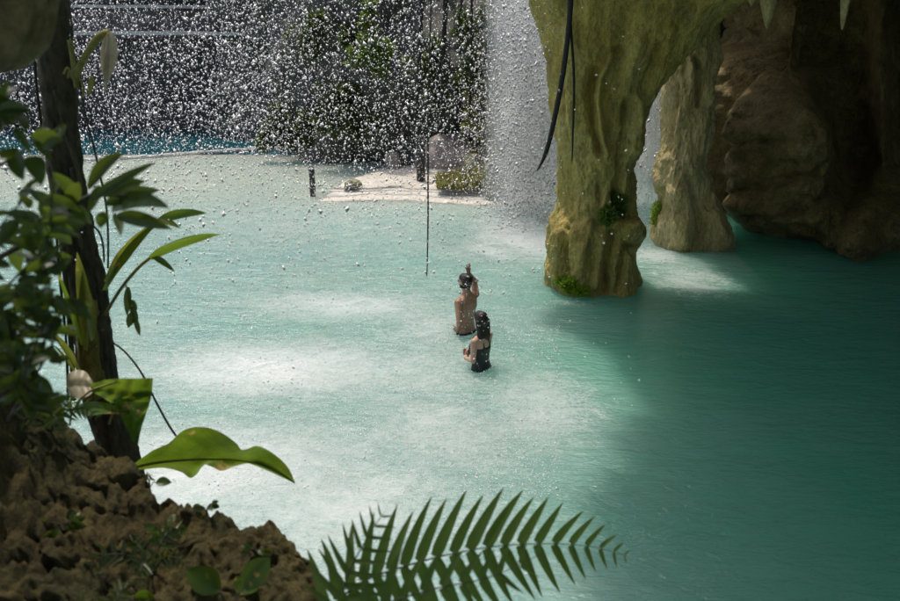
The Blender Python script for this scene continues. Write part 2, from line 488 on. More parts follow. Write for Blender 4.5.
def make_water():
    xs = spaced(-24, 15, -9, 9, 0.075, 0.4)
    ys = spaced(-6, 26.9, 4.5, 24, 0.075, 0.4)
    X, Y = np.meshgrid(xs, ys, indexing='ij')
    Z = np.zeros_like(X)
    P = np.stack([X, Y, Z], -1)
    foam = np.zeros_like(X)
    px, py = proj(P)
    spots = [  # px, py, half-width, half-height, amount : where the falling water strikes
        (265, 368, 150, 34, 0.80), (340, 305, 120, 18, 0.62), (190, 470, 210, 62, 0.80), (330, 500, 160, 70, 0.62),
        (535, 232, 62, 24, 0.95), (500, 250, 70, 14, 0.55), (545, 405, 75, 48, 0.55), (440, 430, 120, 50, 0.5),
        (400, 372, 150, 40, 0.5), (690, 280, 56, 22, 0.55), (700, 290, 30, 8, 0.5), (655, 255, 40, 12, 0.6),
        (430, 330, 70, 30, 0.45), (300, 225, 220, 40, 0.33), (250, 560, 260, 70, 0.45), (572, 302, 40, 8, 0.35),
        (460, 520, 110, 60, 0.42)]
    for (cx, cy, wx, wy, a) in spots:
        c = at_z(cx, cy, 0); e = at_z(cx + wx, cy, 0); f = at_z(cx, cy - wy, 0); g = at_z(cx, cy + wy, 0)
        rx = abs(e.x - c.x); ry = abs(f.y - g.y) * 0.5
        d = ((X - c.x) / rx) ** 2 + ((Y - c.y) / ry) ** 2
        foam = np.maximum(foam, a * np.exp(-d * 1.1)) + 0.12 * a * np.exp(-d)
    foam = np.clip(foam, 0, 1.1)
    # depth: shelving beach at the back, deep under the cave; sunlight between the columns painted as shallower
    bx = 1.9 + 0.25 * np.sin(Y * 0.9) + 0.2 * np.sin(Y * 2.1 + 1)
    deep = 0.45 + 0.55 / (1 + np.exp(-(X - bx) * 1.5)) * (1 / (1 + np.exp((Y - np.where(X < 5.6, 15.4, 22)) * 1.4)))
    deep -= 0.45 / (1 + np.exp(-(Y - 20.5) * 0.9)) * (X < 3)
    nz = fbm(np.stack([X * 0.5, Y * 0.5, Z], -1)[::2, ::2], 1.0, 3)
    nz = np.repeat(np.repeat(nz, 2, 0), 2, 1)[:X.shape[0], :X.shape[1]]
    deep = np.clip(deep + 0.10 * nz, 0, 1)
    n2 = fbm(np.stack([X * 0.9, Y * 1.8, Z], -1), 1.0, 4)
    P[..., 2] = 0.012 * n2 + 0.012 * np.clip(foam, 0, 1) * n2
    me = big_mesh('water', P, grid_faces(*X.shape)[:, ::-1])
    for nm, arr in (('foam', foam), ('depth', deep)):
        a = me.attributes.new(nm, 'FLOAT', 'POINT')
        a.data.foreach_set('value', arr.astype(np.float32).ravel())
    o = obj('water', me, M['water'])
    tag(o, 'milky turquoise pool water whitened where the falls strike', kind='structure')
make_water()

def sheet(name, x0, x1, y0, y1, z, mat, label):
    me = mesh_from(name, [(x0, y0, z), (x1, y0, z), (x1, y1, z), (x0, y1, z)], [(0, 1, 2, 3)])
    return tag(obj(name, me, mat), label, kind='structure')
sheet('ground', -150, 150, -150, 150, -0.95, M['bed'], 'pale stone bed of the pool and ground around it')
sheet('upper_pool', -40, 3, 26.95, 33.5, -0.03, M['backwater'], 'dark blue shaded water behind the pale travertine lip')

# thin pale travertine lip between the two pools
def lip():
    pts = [at_z(x, y, 0.03) for x, y in ((-60, 166), (20, 163), (90, 160), (140, 157.5), (190, 154), (245, 150), (290, 148))]
    pts = spline(pts, 60)
    pts = [p + Vector((0, 0.12 * mn.noise(p * 0.8), 0.02 * mn.noise(p * 2.0))) for p in pts]
    return tag(obj('travertine_lip', tube_mesh('lip', pts, [0.07 + 0.03 * mn.noise(p * 3) for p in pts], 8, True, 0.3), M['rim']),
               'thin pale travertine lip at the far edge of the pool', kind='structure')
lip()

# ---------------------------------------------------------------- sandbank with nested travertine steps
def blob_slab(name, outline_px, z, mat, label, thick=0.25, bumpy=0.03, n=140):
    pts = [at_z(x, y, z) for x, y in outline_px]
    pts = spline(pts + [pts[0]], n)[:-1]
    c = sum(pts, Vector()) / len(pts)
    V, F = [], []
    rings = [0.0, 0.35, 0.65, 0.88, 0.97, 1.0]
    m = len(pts)
    for r in rings[1:]:
        for p in pts:
            q = c + (p - c) * r
            q = q + Vector((0.12 * mn.noise(q * 1.7), 0.12 * mn.noise(q * 1.7 + Vector((5, 0, 0))), 0)) * r
            q.z = z + bumpy * mn.fractal(q * 1.5, 1, 2, 4) - (0.02 if r > 0.98 else 0)
            V.append(q)
    for p in V[-m:]:
        V.append(Vector((p.x * 1.0, p.y - 0.03, z - thick)))
    V = V + [c]
    ci = len(V) - 1
    k = len(rings) - 1 + 1
    for j in range(m):
        F.append((ci, j, (j + 1) % m))
    for i in range(k - 1):
        for j in range(m):
            j2 = (j + 1) % m
            F.append((i * m + j, (i + 1) * m + j, (i + 1) * m + j2, i * m + j2))
    o = obj(name, mesh_from(name, V, F), mat)
    bm = bmesh.new(); bm.from_mesh(o.data); bmesh.ops.recalc_face_normals(bm, faces=bm.faces); bm.to_mesh(o.data); bm.free()
    return tag(o, label, kind='structure')

sand_out = [(334, 187), (352, 179), (385, 171), (420, 166), (470, 160), (520, 160), (535, 178), (508, 190), (470, 190.5), (430, 187.5), (385, 185.5), (352, 187.5)]
blob_slab('sandbank', sand_out, 0.15, M['sand'], 'pale sandbank in front of the dark cliff', 0.5, 0.05)
for k, (dz, ex) in enumerate(((0.085, 6), (0.055, 13), (0.03, 22))):
    out = []
    for (x, y) in sand_out:
        cx, cy = 440, 172
        out.append((cx + (x - cx) * (1 + ex / 140), y + (ex * 0.62 if y > 175 else -2)))
    blob_slab('travertine_step', out, dz, M['rim'] if k % 2 else M['sand'], 'low shelf of cream travertine stepping down from the sandbank into the water', 0.2, 0.012)

# ---------------------------------------------------------------- cliffs and terrace walls at the back
def wall_sheet(name, path, zs, mat, amp, s, seed, top_back=1.5, parent=None, lean=0.0, ridge=0.0):
    pts = spline([Vector((x, y, 0)) for x, y in path], max(2, int(sum(math.dist(a, b) for a, b in zip(path[:-1], path[1:])) / s)))
    zz = np.arange(zs[0], zs[1] + 1e-6, s)
    B = np.array([[p.x, p.y] for p in pts])
    P = np.zeros((len(pts), len(zz), 3))
    P[..., 0] = B[:, None, 0]
    P[..., 1] = B[:, None, 1] + lean * (zz[None, :] - zs[0])
    P[..., 2] = zz[None, :]
    N = grid_normals(P)
    d = amp * fbm(P, 0.45, 6, 0.8, None, (seed, 0, 0)) + (ridge * (ridged(P, 0.5, 0.25, (seed, 3, 1)) - 1.0) if ridge else 0)
    P = P + N * d[..., None]
    # thick top
    back = P[:, -1, :].copy(); back[:, 1] += top_back
    bot = back.copy(); bot[:, 2] = zs[0]
    P = np.concatenate([P, back[:, None, :], bot[:, None, :]], 1)
    return obj(name, big_mesh(name, P, grid_faces(P.shape[0], P.shape[1])), mat, parent)

def slab(name, path, w, h, z, mat, parent):
    pts = spline([Vector((x, y, z)) for x, y in path], 60)
    V, F = [], []
    for i, p in enumerate(pts):
        e = 0.03 * mn.noise(p * 1.3)
        e2 = 0.025 * mn.noise(p * 2.1 + Vector((0, 9, 0)))
        for (dy, dz) in ((e, e2), (e, h + e2), (w, h + e2), (w, e2)):
            V.append((p.x, p.y + dy, p.z + dz))
    for i in range(len(pts) - 1):
        for k in range(4):
            k2 = (k + 1) % 4
            F.append((i * 4 + k, i * 4 + k2, (i + 1) * 4 + k2, (i + 1) * 4 + k))
    F.append((0, 1, 2, 3)); F.append(tuple(len(V) - 4 + k for k in (3, 2, 1, 0)))
    return obj(name, mesh_from(name, V, F, False), mat, parent)

t1 = empty('terrace_wall', (-12, 32, 0))
tag(t1, 'dark lower terrace wall with pale rim behind the falling water', 'wall')
wp = [(-32, 33.0), (-20, 32.4), (-12, 32.0), (-6, 31.8), (0, 32.0)]
inv = lambda o, t: setattr(o, 'matrix_parent_inverse', Matrix.Translation(-t.location)) or o
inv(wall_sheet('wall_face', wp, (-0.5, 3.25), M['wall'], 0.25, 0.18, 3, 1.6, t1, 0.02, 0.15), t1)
inv(slab('rim', [(x, y - 0.22) for x, y in wp], 0.5, 0.10, 3.27, M['rim'], t1), t1)
t2 = empty('terrace_wall', (-12, 33.8, 3.2))
tag(t2, 'brownish grey upper terrace wall above the lower pale rim', 'wall')
wp2 = [(x, y + 1.5) for x, y in wp]
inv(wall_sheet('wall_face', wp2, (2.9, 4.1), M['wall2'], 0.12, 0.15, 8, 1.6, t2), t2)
inv(slab('rim', [(x, y - 0.18) for x, y in wp2], 0.5, 0.09, 4.12, M['rim'], t2), t2)
c3 = wall_sheet('cliff', [(x, y + 2.8) for x, y in wp], (3.4, 19), M['cliff'], 0.6, 0.5, 12, 3.0, None, 0.05)  # rises out of frame, added this tall to shade the upper pool
tag(c3, 'high rock face added behind the terrace walls to shade the upper pool', kind='structure')
c4 = wall_sheet('cliff', [(-8.2, 31.5), (-5.6, 29.0), (-4.4, 26.6), (-2.8, 25.4), (-0.5, 25.2), (1.2, 24.6), (2.3, 24.2), (4.5, 24.6), (8, 25), (14, 25)], (-0.5, 5.5), M['cliff'], 0.85, 0.13, 5, 3.0, None, 0.06, 0.55)
tag(c4, 'dark rugged cliff with ferns behind the sandbank', kind='structure')

# ---------------------------------------------------------------- cave roof (out of frame, outline shaped to place the shade)
def make_roof():
    s = 0.35
    xs = np.arange(-10, 17, s); ys = np.arange(-5.5, 27, s)
    X, Y = np.meshgrid(xs, ys, indexing='ij')
    wob = np.array([[mn.noise(Vector((x * 0.55, y * 0.55, 2))) for y in ys] for x in xs])
    inside = np.zeros(X.shape, bool)
    base = 5.35 + 4.2 * np.clip((12.6 - Y) / 5, 0, 1) ** 0.8
    sx, sy = SDIR.x / SDIR.z, SDIR.y / SDIR.z
    xb = np.interp(Y - sy * base, [2.5, 4.5, 6.5, 8.5, 10, 12, 13.5, 16], [1.9, 1.1, 0.9, 1.5, 1.9, 1.6, 2.0, 2.2])
    edge = xb + sx * base
    inside |= (X > edge + 1.0 * wob) & (Y < 15.6 + 0.6 * wob)
    inside |= (X > 3.9 + 0.4 * wob) & (Y < 19.5)
    inside |= (X > 5.5 + 0.2 * wob) & (Y < 26)
    inside |= (Y < np.interp(X, [-2.3, -1.8], [3.7, 3.0]) + 0.25 * wob)
    inside &= (Y > -1.6) | (X < 0.4 + 0.5 * wob)
    base = base - 0.28 * np.exp(-((Y - 13.6) / 1.1) ** 2) * (X > 2)
    P = np.stack([X, Y, base], -1)
    base = base + 0.22 * fbm(P, 0.6, 4) + 0.1
    top = base + 1.6 + 0.4 * wob
    nx, ny = X.shape
    V = np.concatenate([np.stack([X, Y, base], -1).reshape(-1, 3), np.stack([X, Y, top], -1).reshape(-1, 3)])
    cell = inside[:-1, :-1] & inside[1:, :-1] & inside[:-1, 1:] & inside[1:, 1:]
    N = nx * ny
    F = []
    idx = lambda i, j: i * ny + j
    for i in range(nx - 1):
        for j in range(ny - 1):
            if not cell[i, j]: continue
            a, b, c, d = idx(i, j), idx(i + 1, j), idx(i + 1, j + 1), idx(i, j + 1)
            F.append((a, d, c, b)); F.append((a + N, b + N, c + N, d + N))
            for (di, dj, e, f) in ((0, -1, a, b), (1, 0, b, c), (0, 1, c, d), (-1, 0, d, a)):
                ii, jj = i + di, j + dj
                if not (0 <= ii < nx - 1 and 0 <= jj < ny - 1) or not cell[ii, jj]:
                    F.append((e, f, f + N, e + N))
    me = big_mesh('cave_roof', V, np.array(F))
    bm = bmesh.new(); bm.from_mesh(me)
    bmesh.ops.delete(bm, geom=[v for v in bm.verts if not v.link_faces], context='VERTS')
    bm.to_mesh(me); bm.free()
    tag(obj('cave_roof', me, M['column']), 'rock roof of the cave mouth above the pool, outline shaped for shade', kind='structure')
make_roof()

# ---------------------------------------------------------------- cave wall
def make_cave_wall():
    path = [(5.6, 24.5), (5.7, 20.6), (6.6, 18.9), (8.2, 18.3), (9.8, 17.4), (11.4, 16.4), (13.2, 14.2), (14.6, 10), (14.8, 5), (15.5, 0)]
    fine = spline([Vector((x, y, 0)) for x, y in path], 620)
    # keep dense samples only where the frame looks
    keep = [p for i, p in enumerate(fine) if (p.y > 11 and p.x > 3) or i % 9 == 0]
    zz = np.concatenate([np.arange(-0.6, 6.0, 0.07), np.arange(6.0, 10.5, 0.3)])
    B = np.array([[p.x, p.y] for p in keep])
    P = np.zeros((len(keep), len(zz), 3))
    P[..., 0] = B[:, None, 0]; P[..., 1] = B[:, None, 1]; P[..., 2] = zz[None, :]
    N = grid_normals(P)
    cen = np.array([5.0, 8.0, 2.5])
    sgn = np.sign(((cen - P) * N).sum(-1, keepdims=True)); N = N * sgn
    px, py = proj(P)
    front = (P[..., 1] > 11)
    d = np.zeros(px.shape)
    # relief read off the photograph: shelves and hollows
    for (cx, cy, rx, ry, a) in ((776, 165, 60, 72, 1.5), (806, 112, 34, 36, 0.7), (850, 215, 40, 30, 1.1), (770, 40, 60, 50, -0.5), (770, 60, 70, 60, 0.15),
                                (900, 222, 66, 30, 1.3), (845, 70, 24, 105, -0.5), (885, 110, 22, 80, 0.35), (905, 90, 18, 110, -0.8), (728, 150, 20, 120, -1.2), (820, 238, 120, 12, -0.25)):
        d += a * np.exp(-(((px - cx) / rx) ** 4 + ((py - cy) / ry) ** 4)) * front
    line = np.interp(px, [690, 730, 765, 800, 822, 836, 852, 880, 920, 1000], [50, 62, 72, 84, 112, 160, 192, 178, 172, 165])
    hollow = 1 / (1 + np.exp(-(line - py) / 5.0))
    d -= 1.9 * hollow * front
    # ribs of rock in the hollow
    for (cx, w, a) in ((785, 22, 0.8), (880, 14, 1.1), (925, 18, 0.9)):
        d += a * np.exp(-((px - cx) / w) ** 2) * hollow * front
    crack = seg_dist(px, py, [(745, 190), (775, 168), (800, 158), (824, 138)])
    crack2 = seg_dist(px, py, [(735, 150), (770, 130), (800, 120)])
    crack3 = seg_dist(px, py, [(760, 205), (795, 192), (830, 168)])
    for ck in (crack, crack2, crack3):
        d -= 0.30 * np.exp(-(ck / 3.2) ** 2) * front
    tl = P + 0.35 * P[..., [2, 0, 1]]
    Q = (P * np.array([0.9, 0.9, 1.7]) + 0.25 * np.stack([P[..., 2], P[..., 0], P[..., 0]], -1)).reshape(-1, 3)
    blk = np.array([mn.voronoi(Vector(q))[0] for q in Q])
    blk = np.clip((blk[:, 1] - blk[:, 0]).reshape(px.shape), 0, 0.5)
    d += 0.38 * fbm(P, 0.7, 6, 0.75) + 0.16 * (ridged(tl, 1.1, 2.2) - 1.0) + 0.55 * np.minimum(blk, 0.35) + 0.05 * fbm(P, 6, 4, 0.6)
    P = P + N * d[..., None]
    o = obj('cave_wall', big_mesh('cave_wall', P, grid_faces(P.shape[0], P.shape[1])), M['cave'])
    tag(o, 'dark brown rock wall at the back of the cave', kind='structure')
make_cave_wall()

# ---------------------------------------------------------------- stone columns
def make_column(rows, Y0, depth, mat, label, feats, seed, amp, fold, res_t=300, dz=0.028):
    zs, cx, hw, hd = [], [], [], []
    for (py, lx, rx, dm) in rows:
        a, b = at_y(lx, py, Y0), at_y(rx, py, Y0)
        zs.append(a.z); cx.append((a.x + b.x) / 2); hw.append((b.x - a.x) / 2); hd.append(depth * dm)
    o = np.argsort(zs)
    zs, cx, hw, hd = (np.array(v)[o] for v in (zs, cx, hw, hd))
    zz = np.arange(zs[0], zs[-1], dz)
    sm = lambda v: np.convolve(np.pad(np.interp(zz, zs, v), 3, 'edge'), np.ones(7) / 7, 'valid')
    cx, hw, hd = sm(cx), sm(hw), sm(hd)
    th = np.linspace(0, 2 * math.pi, res_t, endpoint=False)
    T = th[None, :]
    P = np.zeros((len(zz), res_t, 3))
    e = 0.85
    ct, sn = np.cos(T), np.sin(T)
    P[..., 0] = cx[:, None] + hw[:, None] * np.sign(ct) * np.abs(ct) ** e
    P[..., 1] = Y0 + hd[:, None] * np.sign(sn) * np.abs(sn) ** e
    P[..., 2] = zz[:, None]
    N = grid_normals(P, True)
    c = np.stack([cx, np.full_like(cx, Y0), zz], -1)[:, None, :]
    N *= np.sign(((P - c) * N).sum(-1, keepdims=True))
    front = np.clip(-N[..., 1] * 1.6, 0, 1)
    side = np.clip(np.abs(ct), 0, 1)
    px, py = proj(P)
    # flowstone: vertical folds that wander, plus rough crust
    fo = ridged(P + 0.15 * P[..., [1, 2, 0]], fold, fold * 0.22, (seed, 1, 2), 3) - 1.0
    d = (amp * fo + 0.6 * amp * fbm(P, 1.1, 4, 0.9, 0.6, (seed, 0, 0))) * (0.35 + 0.65 * front) + 0.05 * fbm(P, 4.0, 5, 0.65, 2.6, (0, seed, 0)) + 0.016 * fbm(P, 17.0, 3, 0.6, 11, (0, seed, 0))
    for (pts, w, a) in feats:
        ds = seg_dist(px, py, pts)
        d += a * np.exp(-(ds / w) ** 2) * front
    P = P + N * d[..., None]
    ob = obj('stone_column', big_mesh('stone_column', P, grid_faces(len(zz), res_t, True)), mat)
    tag(ob, label, 'rock column')
    return ob, P

rows1 = [(-70, 470, 1000, 1.75), (-35, 505, 860, 1.6), (-12, 524, 775, 1.5), (0, 531, 743, 1.4), (15, 537, 722, 1.3), (30, 541, 708, 1.25), (45, 545, 693, 1.2), (60, 548, 681, 1.15), (75, 549.5, 669, 1.1), (90, 551, 658, 1.05),
         (110, 553, 646, 1.0), (130, 555, 640, 1.0), (150, 558, 637, 0.95), (168, 559, 632, 0.92), (182, 560, 634, 0.92), (205, 560, 634, 0.95), (215, 555, 638, 1.0), (226, 549, 644, 1.05), (239, 548, 646, 1.08), (247, 547, 640, 1.05), (254, 547, 636, 1.05),
         (262, 547, 638, 1.08), (273, 546, 641, 1.1), (284, 545, 643, 1.12), (292, 549, 643, 1.08), (300, 557, 640, 1.0), (310, 564, 634, 0.92), (325, 566, 632, 0.9), (345, 566, 632, 0.9)]
feats1 = [([(594, 70), (590, 95), (593, 125), (600, 152)], 4.5, -0.26), ([(612, 55), (601, 75), (598, 100), (600, 130), (606, 152)], 3.0, 0.16),
          ([(602, 60), (620, 52)], 6, -0.10), ([(628, 105), (624, 140), (618, 180), (616, 215)], 4.0, -0.20), ([(637, 100), (634, 150)], 5, 0.1),
          ([(612, 232), (608, 262), (606, 292)], 5.0, -0.26), ([(626, 245), (622, 270), (618, 292)], 3.5, -0.16), ([(632, 248), (640, 256)], 5, -0.28), ([(576, 220), (590, 215), (602, 228)], 5, -0.10),
          ([(578, 235), (585, 260), (582, 285)], 9, 0.18), ([(560, 235), (556, 275)], 6, 0.12), ([(568, 228), (566, 255), (569, 282)], 3.0, -0.10), ([(632, 226), (642, 234)], 8, 0.22),
          ([(575, 20), (572, 60), (574, 120)], 6, 0.10), ([(560, 40), (563, 100), (566, 150)], 4, -0.09), ([(556, 110), (553, 120)], 3, 0.14), ([(640, 40), (625, 90)], 8, 0.14), ([(660, 50), (646, 90)], 5, -0.12),
          ([(598, 165), (600, 200)], 3, -0.08), ([(618, 195), (626, 215)], 6, -0.16)]
col1, P1 = make_column(rows1, 14.7, 0.72, M['column'], 'thick mossy yellow green stone column flaring up into the roof', feats1, 4.0, 0.13, 1.5)
rows2 = [(-60, 655, 728, 1.2), (-20, 660, 722, 1.1), (10, 664, 718, 1.0), (27, 666, 715, 1.0), (40, 667, 713, 1.0), (62, 666, 712, 0.95), (87, 664, 711, 0.95), (110, 663, 712, 0.95), (130, 662, 711, 0.95), (147, 661, 706, 0.92), (157, 659, 704, 0.92),
         (170, 656, 706, 0.95), (182, 654, 709, 1.0), (195, 660, 713, 1.02), (203, 662, 718, 1.05), (212, 657, 722, 1.1), (225, 653, 729, 1.15), (239, 651, 734, 1.2), (252, 650, 738, 1.25), (275, 650, 740, 1.25), (290, 650, 740, 1.25)]
feats2 = [([(692, 52), (701, 75), (700, 105)], 3, -0.16), ([(693, 55), (690, 80)], 4, 0.12), ([(665, 75), (660, 130)], 3, 0.08), ([(674, 60), (672, 110), (668, 150)], 4, -0.14),
          ([(667, 200), (660, 215), (655, 238)], 3.5, 0.12), ([(662, 190), (655, 205)], 4, -0.2), ([(690, 180), (700, 225), (702, 250)], 4, -0.18), ([(680, 190), (684, 240)], 7, 0.14), ([(715, 215), (722, 245)], 5, 0.1)]
col2, P2 = make_column(rows2, 17.3, 0.62, M['column2'], 'slimmer pale tan stone column beside the dark cave', feats2, 9.0, 0.13, 2.0)

# tufts of moss on the thick column: parts that grow on it
def leaf_cloud(name, centers, n, size, mat, parent=None, seed=1, spread=1.0, up=0.3, wide=0.45):
    """many small leaf faces spread through the volume of a few ellipsoids"""
    r = np.random.default_rng(seed)
    V, F = [], []
    tot = sum(c[1] * c[2] * c[3] for c in centers) ** 1.0
    for (c, rx, ry, rz) in centers:
        k = int(n * (rx * ry * rz) / tot)
        d = r.normal(size=(k, 3)); d /= np.linalg.norm(d, axis=1, keepdims=True)
        rad = r.random((k, 1)) ** 0.45
        pos = np.array(c) + d * rad * np.array([rx, ry, rz]) * spread
        dirn = d + r.normal(size=(k, 3)) * 0.6 + np.array([0, 0, up])
        dirn /= np.linalg.norm(dirn, axis=1, keepdims=True)
        sd = np.cross(dirn, r.normal(size=(k, 3))); sd /= np.linalg.norm(sd, axis=1, keepdims=True) + 1e-9
        L = size * (0.6 + 0.8 * r.random((k, 1)))
        w = L * wide * 0.5
        q = np.stack([pos, pos + dirn * L * 0.45 + sd * w, pos + dirn * L, pos + dirn * L * 0.45 - sd * w], 1)
        b = len(V) * 4 if False else None
        V.append(q)
    V = np.concatenate(V).reshape(-1, 3)
    F = np.arange(len(V)).reshape(-1, 4)
    return obj(name, big_mesh(name, V, F, False), mat, parent)

def on_surface(P, px, py):
    ax, ay = proj(P)
    dist = (ax - px) ** 2 + (ay - py) ** 2 + (P[..., 1] > P[..., 1].mean()) * 1e5
    return P.reshape(-1, 3)[np.argmin(dist)]

for (spots, n, sz, mt, sd) in (([(613, 212, 10, 14), (606, 218, 7, 8), (619, 205, 6, 10)], 2600, 0.085, 'shrub_l', 3), ([(570, 286, 9, 8), (561, 282, 5, 4), (580, 291, 8, 5)], 3000, 0.06, 'moss', 5), ([(652, 214, 6, 14)], 600, 0.06, 'moss', 8)):
    cs = []
    for (x, y, a, b) in spots:
        src = P2 if x > 645 else P1
        p = on_surface(src, x, y)
        sc = p[1] / 900
        cs.append((tuple(p + np.array([0, -0.05, 0.03])), a * sc, 0.10, b * sc))
    mo = leaf_cloud('moss', cs, n, sz, M[mt], col2 if spots[0][0] > 645 else col1, sd)
    mo['label'] = {'shrub_l': 'green fern tuft on the column', 'moss': 'bright green moss cushion on the column'}[mt]

# ---------------------------------------------------------------- stalactites on the arch lip
def stalactite(px, py0, tipx, tipy, wpx, Y, mat, label, seed):
    a, b = at_y(px, py0, Y), at_y(tipx, tipy, Y)
    a.z += 0.45
    w = wpx / 2 / 875 * Y * 1.05
    n, m = 40, 28
    V = []
    for i in range(n):
        t = i / (n - 1)
        c = a.lerp(b, t)
        r = w * ((1 - t) ** 0.75 * 0.86 + 0.14 * (1 - t ** 4)) * (1.5 if t < 0.06 else 1) + 0.012
        if t < 0.35: r *= 1 + 0.9 * (0.35 - t) ** 2 / 0.12
        for k in range(m):
            th = 2 * math.pi * k / m
            q = Vector((math.cos(th), math.sin(th), 0))
            rr = r * (1 + 0.22 * mn.noise(Vector((math.cos(th) * 1.5, math.sin(th) * 1.5, c.z * 2.0 + seed))) + 0.10 * mn.noise(Vector((th * 2, c.z * 14, seed))))
            V.append(c + q * rr)
    F = [(i * m + k, i * m + (k + 1) % m, (i + 1) * m + (k + 1) % m, (i + 1) * m + k) for i in range(n - 1) for k in range(m)]
    V.append(b - Vector((0, 0, 0.02)))
    F += [((n - 1) * m + k, (n - 1) * m + (k + 1) % m, len(V) - 1) for k in range(m)]
    o = obj('stalactite', mesh_from('stalactite', V, F), mat)
    tag(o, label, 'stalactite', 'stalactites under the arch')
for s in ((766, -2, 767, 28, 22, 14.0, 'broad green tinted stalactite next to the column flare', 1.0),
          (845, -2, 842, 29, 11, 14.2, 'narrow grey stalactite hanging before the darkest cave hollow', 5.0),
          (752, -4, 751, 5, 20, 14.1, 'stubby stalactite right where the column flare ends', 8.0)):
    stalactite(s[0], s[1], s[2], s[3], s[4], s[5], M['column2'], s[6], s[7])

# ---------------------------------------------------------------- boulders on the sandbank
def boulder(px, py, wpx, hpx, mat, label, seed, depth=0.8, rough=0.22, tall=False):
    b = at_z(px, py, 0.18)
    s = b.y / 875 * 1.04
    rx, rz, ry = wpx * s / 2, hpx * s * 0.62, wpx * s / 2 * depth
    bm = bmesh.new()
    bmesh.ops.create_icosphere(bm, subdivisions=5, radius=1)
    for v in bm.verts:
        p = v.co.copy()
        k = 1 + rough * mn.fractal(p * 1.3 + Vector((seed, 0, 0)), 0.9, 2, 5) + 0.10 * (mn.voronoi(p * 2.2 + Vector((seed, 2, 0)))[0][0] - 0.3)
        q = p * k
        v.co = Vector((q.x * rx, q.y * ry, max(-0.35, q.z) * rz * 1.25))
    me = bpy.data.meshes.new('boulder'); bm.to_mesh(me); bm.free()
    me.polygons.foreach_set('use_smooth', [True] * len(me.polygons))
    o = obj('boulder', me, mat, None, (b.x, b.y + ry * 0.6, 0.16 + rz * 0.2))
    o.rotation_euler.z = seed
    tag(o, label, 'boulder')
    return o
boulder(449, 166, 62, 30, M['boulder'], 'large pinkish grey boulder on the sandbank', 0.3)
boulder(393, 165, 18, 15, M['boulder'], 'small round grey boulder at the back of the sandbank', 1.9)
boulder(494, 193, 24, 42, M['mossrock'], 'upright moss streaked boulder at the water edge of the sandbank', 4.1)
boulder(478, 172, 40, 20, M['mossrock'], 'low tan boulder behind the dry grass', 5.2)
boulder(352, 186, 20, 7, M['mossrock'], 'flat dark stone at the tapering end of the sandbank', 7.7)

# dry grass clump
def grass(px0, px1, py, h, n, label):
    r = np.random.default_rng(11)
    V = []
    for i in range(n):
        x = px0 + (px1 - px0) * r.random()
        p = np.array(at_z(x, py - 8 * r.random(), 0.2))
        hh = h * (0.4 + 0.7 * r.random()) * (0.5 + 0.5 * (x - px0) / (px1 - px0))
        lean = np.array([r.normal() * 0.35, r.normal() * 0.35, 1]); lean /= np.linalg.norm(lean)
        w = np.array([0.022, 0, 0])
        mid = p + lean * hh * 0.6
        tip = p + lean * hh + np.array([r.normal() * 0.15, r.normal() * 0.1, -0.05]) * hh
        V += [p - w, p + w, mid + w * 0.7, mid - w * 0.7, mid - w * 0.7, mid + w * 0.7, tip + w * .1, tip - w * .1]
    V = np.array(V)
    o = obj('grass', big_mesh('grass', V, np.arange(len(V)).reshape(-1, 4), False), M['grass'])
    tag(o, 'yellowish dry grass growing at the edge of the sandbank', 'grass', kind='stuff')
grass(438, 490, 190, 0.62, 1500, '')

# posts
def post(px, py_top, py_bot, wpx, label):
    b = at_z(px, py_bot, 0.0)
    h = at_y(px, py_top, b.y).z
    r = wpx / 2 / 875 * b.y
    pts = [Vector((b.x + 0.02 * mn.noise(Vector((px, i, 0))), b.y, -0.9 + (h + 0.9) * i / 9)) for i in range(10)]
    root = empty('wooden_post', (b.x, b.y, -0.9))
    tag(root, label, 'post')
    inv(obj('shaft', tube_mesh('shaft', pts, [r * (1 + 0.12 * mn.noise(p * 4)) for p in pts], 10, True, 0.15), M['post'], root), root)
    cap = [Vector((b.x, b.y, h - 0.02)), Vector((b.x, b.y, h + 0.05))]
    inv(obj('cap', tube_mesh('cap', cap, [r * 1.12, r * 0.9], 10), M['post'], root), root)
post(313, 169, 196, 6, 'short dark wet post standing in the pool')
post(421, 138, 186, 9, 'tall dark wet post standing on the sandbank')

# shrubs on the cliff
def shrub(px, py, Y, cl, n, size, mat, label, seed, name='shrub'):
    c = at_y(px, py, Y)
    root = empty(name, tuple(c))
    tag(root, label, 'shrub', 'shrubs growing on the cliff')
    s = Y / 900
    cs = [((dx * s, -abs(dy) * s * 0.5, -dz * s), a * s, a * s * 0.7, b * s) for (dx, dz, dy, a, b) in cl]
    rr = random.Random(seed)
    sub = []
    for (c0, a, b_, d_) in cs:
        for q in range(7):
            f = rr.uniform(0.22, 0.55)
            sub.append(((c0[0] + rr.gauss(0, 0.75) * a, c0[1] + rr.gauss(0, 0.3) * b_, c0[2] + rr.gauss(-0.15, 0.75) * d_), a * f, b_ * f, d_ * f * rr.uniform(0.8, 1.7)))
    leaf_cloud('foliage', sub, n, size, M[mat], root, seed)
    for k in range(4):
        e = cs[k % len(cs)][0]
        p = [Vector((0.05 * k - 0.1, 0.7, -0.3)), Vector((e[0] * 0.5, e[1] * 0.4 + 0.2, e[2] * 0.5 - 0.05)), Vector(e)]
        obj('stem', tube_mesh('stem', spline(p, 7), 0.02, 5), M['vine_g'], root)
    return root
shrub(372, 50, 24.6, [(0, 0, 5, 14, 9), (9, 6, 4, 9, 8), (-8, 4, 4, 8, 8), (2, 14, 3, 8, 8)], 1500, 0.16, 'shrub_l', 'bright green bush halfway up the dark cliff', 21)
